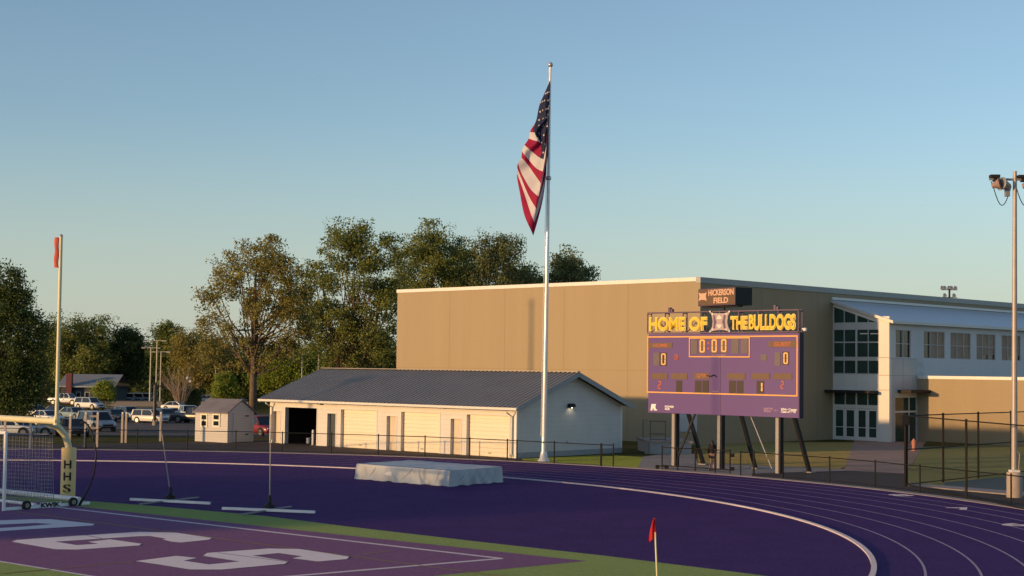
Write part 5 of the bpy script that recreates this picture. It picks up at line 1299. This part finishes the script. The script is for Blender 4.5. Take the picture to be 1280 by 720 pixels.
# ------------------------------------------------------------------ car-park furniture
def low_wall(label, pts, h, m='pale_wall'):
    P0 = pts[0]; t = thing('low_wall', label, 'wall', P0); mb = MB()
    for a, b in zip(pts, pts[1:]): mb.bar(tuple(a-P0+Vector((0,0,h/2-.15))), tuple(b-P0+Vector((0,0,h/2-.15))), .35, h+.3)
    mb.build('wall', m, t)
    mb = MB()
    for a, b in zip(pts, pts[1:]): mb.bar(tuple(a-P0+Vector((0,0,h+.03))), tuple(b-P0+Vector((0,0,h+.03))), .45, .06)
    mb.build('coping', 'concrete', t)
low_wall('pale low wall along the back edge of the car park', [GT(124, 508), GT(215, 508.3), GT(310, 509)], .75)
def sheet_t(name, pts, m, dz): 
    mb = MB(); mb.add([(p.x, p.y, p.z+dz) for p in pts], [list(range(len(pts)))]); o = mb.build(name, m); 
    if o.data.polygons[0].normal.z < 0: o.data.flip_normals()
    tag(o, kind='structure')
sheet_t('lot_kerb', [GT(100,509.6), GT(320,510.8), GT(320,512.0), GT(100,510.8)], 'pale_wall', .06)
def T_pole(label, px, pyb, pyt, m='post_pale', lamps=True, r=.13, Y=None, arm=1.1):
    p = GT(px, pyb); zt_ = at(px, pyt, p.y).z; t = thing('light_pole', label, 'light pole', p, 0, 'light poles around the car park'); h = zt_-p.z
    MB().tube([(0,0,0),(0,0,h)], [r, r*.7], 8).build('pole', m, t, smooth=True)
    MB().lathe((0,0,0), [(r*2.2,0),(r*2.2,.4),(r*1.2,.45)], 10).build('base', 'concrete', t)
    if arm:
        MB().bar((-arm,0,h-.08),(arm,0,h-.08),.09,.09).build('cross_arm', m, t)
        for s in (-1, 1): MB().box(s*arm-.3, s*arm+.3, -.16, .16, h-.2, h-.04).build('lamp_head', m, t, bevel=.03)
    return t
T_pole('pale double-headed light pole, left of the cluster of three', 187, 508, 434)
T_pole('tallest pale double-headed light pole in the cluster of three', 194.5, 509, 425)
T_pole('pale double-headed light pole, right and shortest of the cluster of three', 199.8, 508, 439)
t = T_pole('dark pole in front of the pearl SUV with a short side arm', 193.5, 532, 478, 'dark_steel', arm=0, r=.12)
p = GT(193.5,532); zz = at(193.5,482.5,p.y).z - p.z; MB().bar((.05,0,zz),(.75,0,zz),.1,.14).build('side_arm', 'dark_steel', t)
MB().box(-.18,-.13,-.1,.1,.5,zz+.1).build('sign_strip', 'pale_wall', t)  # pale strip added on the left: the pole's sunlit side as colour
def lamp_post(label, px, pyb, pyt):
    p = GT(px, pyb); h = at(px, pyt, p.y).z - p.z; t = thing('street_lamp', label, 'street lamp', p, 0, 'street lamps beyond the car park')
    MB().tube([(0,0,0),(0,0,h)], [.10,.06], 8).build('pole', 'dark_steel', t)
    for dx, dz in ((-.15, .0), (.28, -.5)): MB().lathe((dx,-.05,h+dz-.15), [(.03,0),(.2,.08),(.24,.25),(.14,.40),(.03,.44)], 10).build('globe', mat('lamp_globe', (.8,.78,.72), .3) if dx < 0 else 'lamp_glass', t)
    MB().bar((-.15,0,h-.18),(.3,0,h-.62),.04,.04).build('bracket', 'dark_steel', t)
lamp_post('street lamp with two pale globes left of the garden shed', 235, 510, 473)
lamp_post('street lamp seen above the left slope of the storage roof', 363.5, 509, 456)
for px, pt, lb in ((376.5,441,'thin pole behind the storage roof under the big dark branch'),(397,442,'pale thin pole just above the left end of the storage roof ridge'),(439.5,430,'pale thin pole standing before the multi-trunk tree'),(478,441,'pale thin pole behind the roof near the gymnasium corner'),(268.5,458,'thin dark pole above the garden shed beside the bright young tree')):
    T_pole(lb, px, 511, pt, 'post_steel', arm=0, r=.10)
# white gate frames near the fence
def gate_frame(label, px, py, rails, hh):
    P0 = G(px[0], py); t = thing('gate_frame', label, 'gate', P0)
    for x in px:
        p = G(x, py)-P0; po_ = MB().box(p.x-.065, p.x+.065, p.y-.06, p.y+.06, 0, hh).build('post', 'pale_wall', t); MB().box(p.x-.05,p.x+.05,p.y-.05,p.y+.05,hh,hh+.10).build('post_cap', 'white_paint', po_)
    p = G(px[-1], py)-P0
    for z in rails: MB().bar((0,0,z),(p.x,p.y,z),.05,.13).build('rail', 'pale_wall', t)
    return t
gate_frame('white wooden gate frame with two rails near the black bent rod', (106.2,121.2), 559, (1.95,1.2), 2.1)
gate_frame('pair of close-set pale gate posts before the pearl SUV', (152.3,157), 553.5, (), 1.95)
gate_frame('single pale post on the grass right of the dark lamp pole', (200.3,), 551.5, (), 1.9)
gate_frame('pale post beside the black car left of the white gate frame', (87,), 559, (), 1.95)
gate_frame('pale square post under the goalpost crossbar', (37.5,), 562, (), 1.7)
gate_frame('slim pale post under the crossbar at far left', (5.5,), 560, (), 1.9)
# house at the back of the lot
hp = GT(76, 505); hY = hp.y; hx1_ = at(142, 490, hY).x; Wh = hx1_-hp.x
hs = thing('house', 'low dark house with long grey roof and dark red chimney beyond the lot', 'house', hp)
ze = at(100, 482.3, hY).z - hp.z; zr = at(100, 467.5, hY+4).z - hp.z
MB().box(0, Wh, 0, 8, -.3, ze).build('wall', 'house_dark', hs)
mb = MB(); mb.add([(-.5,-.7,ze-.05),(Wh+.4,-.7,ze-.05),(Wh+.4,4,zr),(-.5,4,zr),(-.5,8.7,ze-.05),(Wh+.4,8.7,ze-.05)], [(0,1,2,3),(3,2,5,4)]); mb.add([(-.5,-.7,ze-.2),(Wh+.4,-.7,ze-.2),(Wh+.4,8.7,ze-.2),(-.5,8.7,ze-.2)], [(0,3,2,1)]); rf_ = mb.build('roof', 'house_roof', hs)
MB().box(-.5, Wh+.4, -.78, -.7, ze-.22, ze-.02).build('gutter', 'grey_trim', rf_)
xa = at(84.5,490,hY).x-hp.x; xb = at(91.5,490,hY).x-hp.x; MB().box(xa, xb, -1.05, -.25, 0, zr+.15).build('chimney', 'brick_red', hs)
for a, b in ((95,101),(106,112),(118,126)):
    xa = at(a,490,hY).x-hp.x; xb = at(b,490,hY).x-hp.x; wn = MB().box(xa, xb, -.04, .0, .9, 1.9).build('window', 'panel_grey', hs); MB().box(xa+.08, xb-.08, -.05, -.04, .98, 1.82).build('pane', 'car_glass', wn)

# ------------------------------------------------------------------ trees
def leaf_mat(name, c1, c2, isl=.35): 
    return mat(name, c1, .75, var=.15, scale=.55, col2=c2, island=isl, trans=.40, spec=.15)
LM = {'deep': leaf_mat('deep_green_leaves', (0.071,0.109,0.039), (0.128,0.161,0.049)), 'olive': leaf_mat('olive_leaves', (0.154,0.187,0.057), (0.256,0.276,0.071)), 'gold': leaf_mat('golden_olive_leaves', (0.218,0.205,0.065), (0.333,0.288,0.083)),
      'green': leaf_mat('green_leaves', (0.109,0.161,0.045), (0.205,0.243,0.057)), 'dark': leaf_mat('dark_leaves', (0.071,0.102,0.039), (0.128,0.154,0.051)), 'bright': leaf_mat('bright_leaves', (0.192,0.256,0.045), (0.306,0.359,0.065)),
      'bluegreen': leaf_mat('grey_green_leaves', (0.128,0.161,0.077), (0.212,0.231,0.096)), 'twig': leaf_mat('pinkish_twigs', (0.306,0.192,0.140), (0.410,0.256,0.179))}
def leaves_object(name, cen, normdir, size, m, parent, jitter=.6):
    n = len(cen); a = rng.normal(size=(n,3)); a /= np.linalg.norm(a, axis=1)[:,None]
    nd = normdir*0.55 + a*.8; nd /= np.linalg.norm(nd, axis=1)[:,None]
    b = np.cross(nd, rng.normal(size=(n,3))); b /= np.linalg.norm(b, axis=1)[:,None]; c = np.cross(nd, b)
    s = size*(.6+.8*rng.random(n))[:,None]; el = (.55+.4*rng.random(n))[:,None]
    v = np.empty((n,4,3)); v[:,0] = cen - b*s; v[:,1] = cen + c*s*el*.8 - b*s*.1; v[:,2] = cen + b*s; v[:,3] = cen - c*s*el*.8 + b*s*.15
    me = bpy.data.meshes.new(name); me.vertices.add(n*4); me.vertices.foreach_set('co', v.reshape(-1).astype(np.float32))
    me.loops.add(n*4); me.loops.foreach_set('vertex_index', np.arange(n*4, dtype=np.int32)); me.polygons.add(n)
    me.polygons.foreach_set('loop_start', np.arange(0, n*4, 4, dtype=np.int32)); me.polygons.foreach_set('loop_total', np.full(n, 4, np.int32))
    me.update(calc_edges=True); me.validate(); me.materials.append(m)
    o = bpy.data.objects.new(name, me); COL.objects.link(o); o.parent = parent; return o
def crown_points(lobes, nclump, per, spread, hollow=.45):
    """clump centres through the lobes' volume (denser near the outside), leaves around each"""
    w_ = np.array([l[3]*l[4]*l[5] for l in lobes])**.75; w_ /= w_.sum(); C_ = []; Nn = []; cl = []
    bd = rng.normal(size=(14,3)); bd /= np.linalg.norm(bd, axis=1)[:,None]; ba_ = rng.uniform(-.26, .34, 14)
    for k in range(nclump):
        l = lobes[rng.choice(len(lobes), p=w_)]
        d = rng.normal(size=3); d /= np.linalg.norm(d); r = (hollow + (1-hollow)*rng.random()**.6) * (1 + .08*rng.normal()) * (1 + (ba_*np.exp(-(1-bd@d)/.10)).sum())
        c = np.array(l[:3]) + d*np.array(l[3:6])*r; cl.append(c)
        m = int(per*(.5+rng.random())); sp = spread*(.6+.8*rng.random()); off = np.clip(rng.normal(size=(m,3)), -1.7, 1.7)*sp*np.array([1,1,.75])
        C_.append(c + off); Nn.append(np.tile(d, (m,1))*.7 + off/sp*.5)
    return np.vstack(C_), np.vstack(Nn), cl
def tree(label, base, lobes, leaf, nclump=170, per=55, spread=.75, size=.24, trunk_r=.35, trunk_h=None, nlimb=16, bark='bark', name='tree', group='trees beyond the car park', trunks=1, hollow=.45, cat='tree', lean=0):
    t = thing(name, label, cat, base, 0, group)
    P, N, cl = crown_points(lobes, int(nclump*.8), int(per*2.6), spread*.9, hollow); size *= .64
    P = P[P[:,2] > .1*1 if False else P[:,2] > 0.15] if True else P
    N = N[:len(P)]
    leaves_object('crown', P, N, size, LM[leaf], t)
    top = max(l[2] for l in lobes); th_ = trunk_h or top*.75; mb = MB()
    cx = sum(l[0] for l in lobes)/len(lobes); cy = sum(l[1] for l in lobes)/len(lobes)
    for q in range(trunks):
        ox = (q-(trunks-1)/2)*trunk_r*2.6; lx_ = cx*.6 + (ox*2.2 if trunks > 1 else 0)
        pts = [Vector((ox,0,-.3)), Vector((ox*1.05+lx_*.10,0,th_*.25)), Vector((ox*1.3+lx_*.35, cy*.3, th_*.55)), Vector((ox*1.6+lx_*.8, cy*.6, th_)), Vector((ox*1.8+lx_, cy, th_*1.2))]
        mb.tube(pts, [trunk_r*1.25, trunk_r, trunk_r*.75, trunk_r*.4, trunk_r*.12], 9)
        idx = rng.choice(len(cl), size=min(nlimb, len(cl)), replace=False)
        for k in idx:
            e = Vector(cl[k]); f_ = rng.uniform(.3, .8); z_ = th_*f_; i0 = min(3, int(f_*4)); s = pts[1].lerp(pts[3], max(0, min(1, (f_-.25)/.75)))
            if e.z < s.z*.8: s = pts[1].lerp(pts[2], .5)
            mid = s.lerp(e, .5) + Vector((rng.normal()*.3, rng.normal()*.3, -.08*(e-s).length + rng.normal()*.3)); r0 = trunk_r*.42*(1.1-f_*.6)
            mb.tube([s, s.lerp(mid, .5), mid, mid.lerp(e, .55), e], [r0, r0*.8, r0*.55, r0*.35, r0*.12], 6)
    mb.build('trunk', bark, t, smooth='all')
    return t
def tree_px(label, px, top, bot, hw, base_py, Y, leaf, shape='round', **kw):
    """a tree standing at distance Y whose crown spans the given height and half width"""
    x0 = at(px, 500, Y); base = Vector((x0.x, Y, zg(x0.x, Y))); k = Y/CF
    zt_ = at(px, top, Y).z - base.z; zb_ = at(px, bot, Y).z - base.z; w = hw*k; h = zt_-zb_; c = (zt_+zb_)/2
    if shape == 'round': lobes = [(0,0,c,w*.72,w*.72,h*.46),(-w*.5,.2,c-h*.08,w*.5,w*.55,h*.28),(w*.5,-.3,c-h*.10,w*.5,w*.55,h*.28),(-w*.15,0,c+h*.28,w*.42,w*.4,h*.22),(w*.22,.5,c+h*.2,w*.45,w*.45,h*.24)]
    elif shape == 'tall': lobes = [(0,0,c-h*.1,w*.8,w*.8,h*.4),(-w*.2,0,c+h*.22,w*.45,w*.5,h*.27),(w*.25,.4,c+h*.12,w*.5,w*.5,h*.3),(-w*.5,-.3,c-h*.18,w*.45,w*.5,h*.24),(w*.55,.2,c-h*.2,w*.45,w*.5,h*.22)]
    elif shape == 'spread': lobes = [(0,0,c,w*.8,w*.7,h*.38)] + [(w*.62*math.cos(a), w*.3*math.sin(a*2), c+h*.24*math.sin(a)+rng.normal()*h*.05, w*.42, w*.45, h*.24) for a in (0,.8,1.6,2.4,3.1,3.9,5.4)]
    else: lobes = shape(w, h, c)
    return tree(label, base, lobes, leaf, **kw)
def lob(*ls): return lambda w, h, c: [(a*w, b*w, c+d*h, e*w, f*w*.9, g*h) for a, b, d, e, f, g in ls]
# big airy tree left of the storage building
tree_px('tall airy golden tree with a visible trunk rising left of the storage building', 316, 288, 455, 74, 505, 185, 'gold',
        lob((-.05,0,.22,.42,.4,.26),(.18,0,.34,.36,.4,.16),(-.42,.1,.18,.36,.4,.17),(-.62,0,-.02,.34,.4,.16),(-.78,.1,-.22,.26,.3,.11),(.42,0,.08,.42,.4,.20),(.55,-.1,.18,.30,.3,.16),(.05,0,-.08,.5,.5,.18),(-.35,0,-.28,.40,.4,.14),(.62,0,-.12,.35,.4,.14),(-.55,.1,-.46,.34,.4,.10),(-.85,.1,-.42,.22,.3,.09),(.30,0,-.38,.40,.4,.10),(.0,.1,-.50,.3,.3,.07),(.82,0,-.02,.28,.3,.16),(.75,.1,-.3,.30,.3,.12)),
        nclump=330, per=46, spread=.62, size=.21, trunk_r=.42, trunk_h=15, nlimb=46, hollow=.25)
tree_px('largest multi-trunk olive tree behind the storage roof', 440, 273, 462, 74, 508, 205, 'olive',
        lob((.0,0,.10,.6,.5,.36),(.15,0,.36,.38,.4,.16),(-.28,0,.28,.40,.4,.18),(-.62,.1,.02,.40,.4,.22),(.55,0,.2,.44,.4,.22),(.66,0,-.1,.40,.4,.22),(-.3,0,-.22,.5,.5,.18),(.25,0,-.25,.5,.5,.18),(-.75,0,-.18,.30,.3,.12),(-.5,0,-.40,.4,.4,.10),(.45,0,-.42,.45,.4,.11),(0,0,-.48,.5,.4,.08)),
        nclump=430, per=52, spread=.72, size=.23, trunk_r=.42, trunk_h=15, nlimb=26, trunks=3, hollow=.3)
tree_px('dense olive-green tree rising behind the left end of the gymnasium roof', 538, 274, 420, 58, 505, 225, 'olive', 'round', nclump=300, per=52, size=.24, trunk_r=.5, hollow=.35)
tree_px('bluish green tree behind the gymnasium roof, left of the flag tip', 618, 290, 420, 44, 505, 225, 'bluegreen', lob((0,0,0,.75,.7,.4),(-.35,0,.25,.42,.4,.22),(.3,0,.32,.36,.4,.20),(.6,0,0,.4,.4,.22),(-.6,0,.05,.4,.4,.24)), nclump=240, per=50, size=.24, trunk_r=.45, hollow=.35)
tree_px('rounded grey-green tree behind the gymnasium roof right of the flagpole', 707, 312, 420, 47, 505, 225, 'bluegreen', 'round', nclump=240, per=50, size=.24, trunk_r=.45, hollow=.35)
tree_px('green tree filling the gap between the two bluish trees over the gym roof', 578, 305, 420, 34, 505, 238, 'green', 'round', nclump=160, per=48, size=.25, trunk_r=.4)
tree_px('low green tree behind the gymnasium roof beside the flagpole', 662, 330, 420, 30, 505, 238, 'green', 'round', nclump=140, per=48, size=.25, trunk_r=.4)
# left group
tree_px('big dark green tree at the left edge of the picture', 4, 342, 528, 56, 532, 124, 'deep', lob((0,0,.06,.75,.7,.42),(-.3,0,.32,.42,.4,.2),(.35,0,.18,.42,.4,.2),(.6,0,-.05,.42,.4,.2),(.3,0,-.3,.6,.6,.22),(-.4,0,-.2,.6,.6,.3),(.72,0,.14,.22,.2,.08),(.15,0,.42,.25,.3,.1)), nclump=420, per=60, spread=.5, size=.15, trunk_r=.4, hollow=.35, nlimb=14)
tree_px('olive tree directly right of the goalpost upright', 100, 386, 492, 42, 505, 245, 'olive', 'spread', nclump=230, per=52, size=.25, trunk_r=.45)
tree_px('dark green tree between the olive tree and the light poles', 157, 408, 490, 30, 505, 250, 'dark', 'round', nclump=190, per=52, size=.25, trunk_r=.4)
tree_px('green leafy tree behind the cluster of light poles', 207, 404, 480, 27, 505, 248, 'green', 'round', nclump=190, per=48, size=.24, trunk_r=.4)
tree_px('low golden-brown tree behind the street lamp with two globes', 248, 412, 492, 38, 505, 236, 'gold', 'spread', nclump=200, per=48, size=.24, trunk_r=.4)
tree_px('olive tree peeking between the dark tree and goalpost upright', 58, 402, 500, 30, 505, 262, 'olive', 'round', nclump=180, per=50, size=.26, trunk_r=.4)
tree_px('small bright green young tree behind the garden shed', 280, 462, 505, 16, 507, 205, 'bright', 'tall', nclump=90, per=46, spread=.4, size=.17, trunk_r=.12, name='young_tree')
tree_px('bright green bush in front of the grey-roofed house', 130, 472, 506, 14, 507, 214, 'bright', 'round', nclump=80, per=46, spread=.4, size=.17, trunk_r=.10, name='bush', cat='bush')
tree_px('yellow-green tree mass below the tall trees left of the storage roof', 362, 430, 505, 50, 507, 232, 'bright', 'spread', nclump=230, per=50, size=.23, trunk_r=.35)
tree_px('shadowy dark tree behind the trunk left of the storage building', 300, 440, 508, 46, 508, 240, 'green', 'round', nclump=170, per=50, size=.24, trunk_r=.35)
tree_px('dark understory tree behind the storage roof beside the gym corner', 470, 412, 505, 48, 507, 246, 'dark', 'round', nclump=200, per=50, size=.25, trunk_r=.4)
tree_px('brown understory tree behind the ridge of the storage roof', 412, 424, 505, 44, 507, 250, 'olive', 'round', nclump=170, per=50, size=.25, trunk_r=.4)
# bare pinkish shrub
bp_ = at(226, 500, 215); bs = Vector((bp_.x, 215, -1)); t = thing('bare_shrub', 'leafless pinkish shrub spreading above the pale low wall', 'shrub', bs)
mb = MB()
for k in range(60):
    a = rng.uniform(0, 2*PI); l = rng.uniform(2.5, 6.5); d = Vector((math.cos(a)*rng.uniform(.1,.6), math.sin(a)*.4, 1)).normalized()
    p1 = d*l*.5 + Vector((rng.normal()*.2,0,0)); p2 = d*l + Vector((d.x*l*.3, 0, 0)); mb.tube([(d.x*.4,d.y*.4,0), tuple(p1), tuple(p2)], [.05,.035,.012], 4, cap=False)
    for q in range(3): s_p = p1.lerp(p2, rng.random()); mb.tube([tuple(s_p), tuple(s_p + Vector((rng.normal()*.5, rng.normal()*.4, .9)))], [.02,.008], 3, cap=False)
mb.build('twigs', 'bark_pale', t, fix=False)
# hedge
hA, hB = GT(236, 506), GT(282, 506); hd_ = thing('hedge', 'long clipped dark green hedge behind the car park wall', 'hedge', (hA.x, 222, -1))
hl = (hB.x-hA.x)*1.05; zt_ = at(250, 487.5, 222).z + 1
n = 7000; P = np.c_[rng.uniform(0, hl, n), rng.uniform(-.8,.8,n), rng.uniform(0, zt_, n)]; k = rng.integers(0, 3, n); P[k==0,2] = zt_ + rng.normal(size=(k==0).sum())*.08; P[k==1,1] = -.8 + rng.normal(size=(k==1).sum())*.08
leaves_object('foliage', P, np.tile(np.array([0,-.6,.6]), (n,1)), .13, LM['dark'], hd_)
MB().box(.1, hl-.1, -.6, .6, 0, zt_-.2).build('inner_branches', 'bark', hd_)
# far wood closing the horizon: one mass of foliage nobody could count
n = 26000; X = rng.uniform(-150, 60, n); hgt = 7.5 + 2.0*np.sin(X*.09) + 1.6*np.sin(X*.23+1) + 1.2*np.sin(X*.51+2); P = np.c_[X, 300 + rng.normal(size=n)*3, -1 + hgt*rng.random(n)**.7]
o = leaves_object('far_wood', P, np.tile(np.array([-.5,-.8,.3]), (n,1)), .5, LM['dark'], None); tag(o, kind='stuff')
mb = MB(); xs2 = np.arange(-400, 401, 4.0); mb.add([(x, 312+3*math.sin(x*.3), -2) for x in xs2] + [(x, 314+3*math.sin(x*.3), 5.5+1.5*math.sin(x*.13)+math.sin(x*.41)) for x in xs2] + [(x, 330, -2) for x in xs2], [(i, i+1, len(xs2)+i+1, len(xs2)+i) for i in range(len(xs2)-1)] + [(len(xs2)+i, len(xs2)+i+1, 2*len(xs2)+i+1, 2*len(xs2)+i) for i in range(len(xs2)-1)])
tag(mb.build('far_wood_bank', LM['dark'], smooth='all'), kind='stuff')
# left of the frame: unseen evergreens added to shade the infield, then two light poles
PN = Vector((-TR.y, TR.x, 0))
for k, (al, pn, hh) in enumerate(((-70,50.5,11.0),(-73,55,11.4),(-69,59.5,10.6),(-72,64,10.9),(-68,68,9.2))):
    b = TR*al + PN*pn
    tree('evergreen beyond the left side of the field, number counts from the near end' if False else ['dense evergreen at the near end of the row left of the field','second dense evergreen of the row left of the field','middle dense evergreen of the row left of the field','fourth dense evergreen of the row left of the field','dense evergreen at the far end of the row left of the field'][k],
         (b.x, b.y, 0), [(0,0,hh*.5,3.2,3.2,hh*.42),(0,0,hh*.74,2.4,2.4,hh*.24),(0,0,hh*.25,3.3,3.3,hh*.25)], 'dark', nclump=150, per=50, spread=.7, size=.35, trunk_r=.3, name='evergreen_tree', group='evergreens left of the field', hollow=.2)
def outside_pole(label, x, y, h, arm=True):
    t = thing('light_pole', label, 'light pole', (x, y, -.5)); MB().tube([(0,0,0),(0,0,h)], [.20,.13], 10).build('pole', 'post_steel', t); (MB().bar((-1.2,0,h-.1),(1.2,0,h-.1),.12,.12).build('cross_arm', 'post_steel', t) if arm else MB().box(-.16,.16,-.18,.18,h-.25,h+.05).build('lamp_head', 'grey_trim', t))
    for s in ((-1,1) if arm else ()): MB().box(s*1.1-.3,s*1.1+.3,-.25,.25,h-.3,h-.05).build('lamp_head', 'grey_trim', t)
gpt = FG.P + FG.ex*FG.loc(664, 420)[0]; b = gpt - TR*52; outside_pole('tall steel light pole left of the picture, farther from the goal', b.x, b.y, 16.3, False)
wpt = FS.P + FS.ex*FS.loc(388, 503)[0]; b = wpt - TR*34; outside_pole('steel light pole left of the picture, nearer the goal', b.x, b.y, 8.8)
#print('DBG e0', e0, 'pw0', pw0, 'WD', WD, 'GH', GH, 'HW', HW, 'zp', zp)
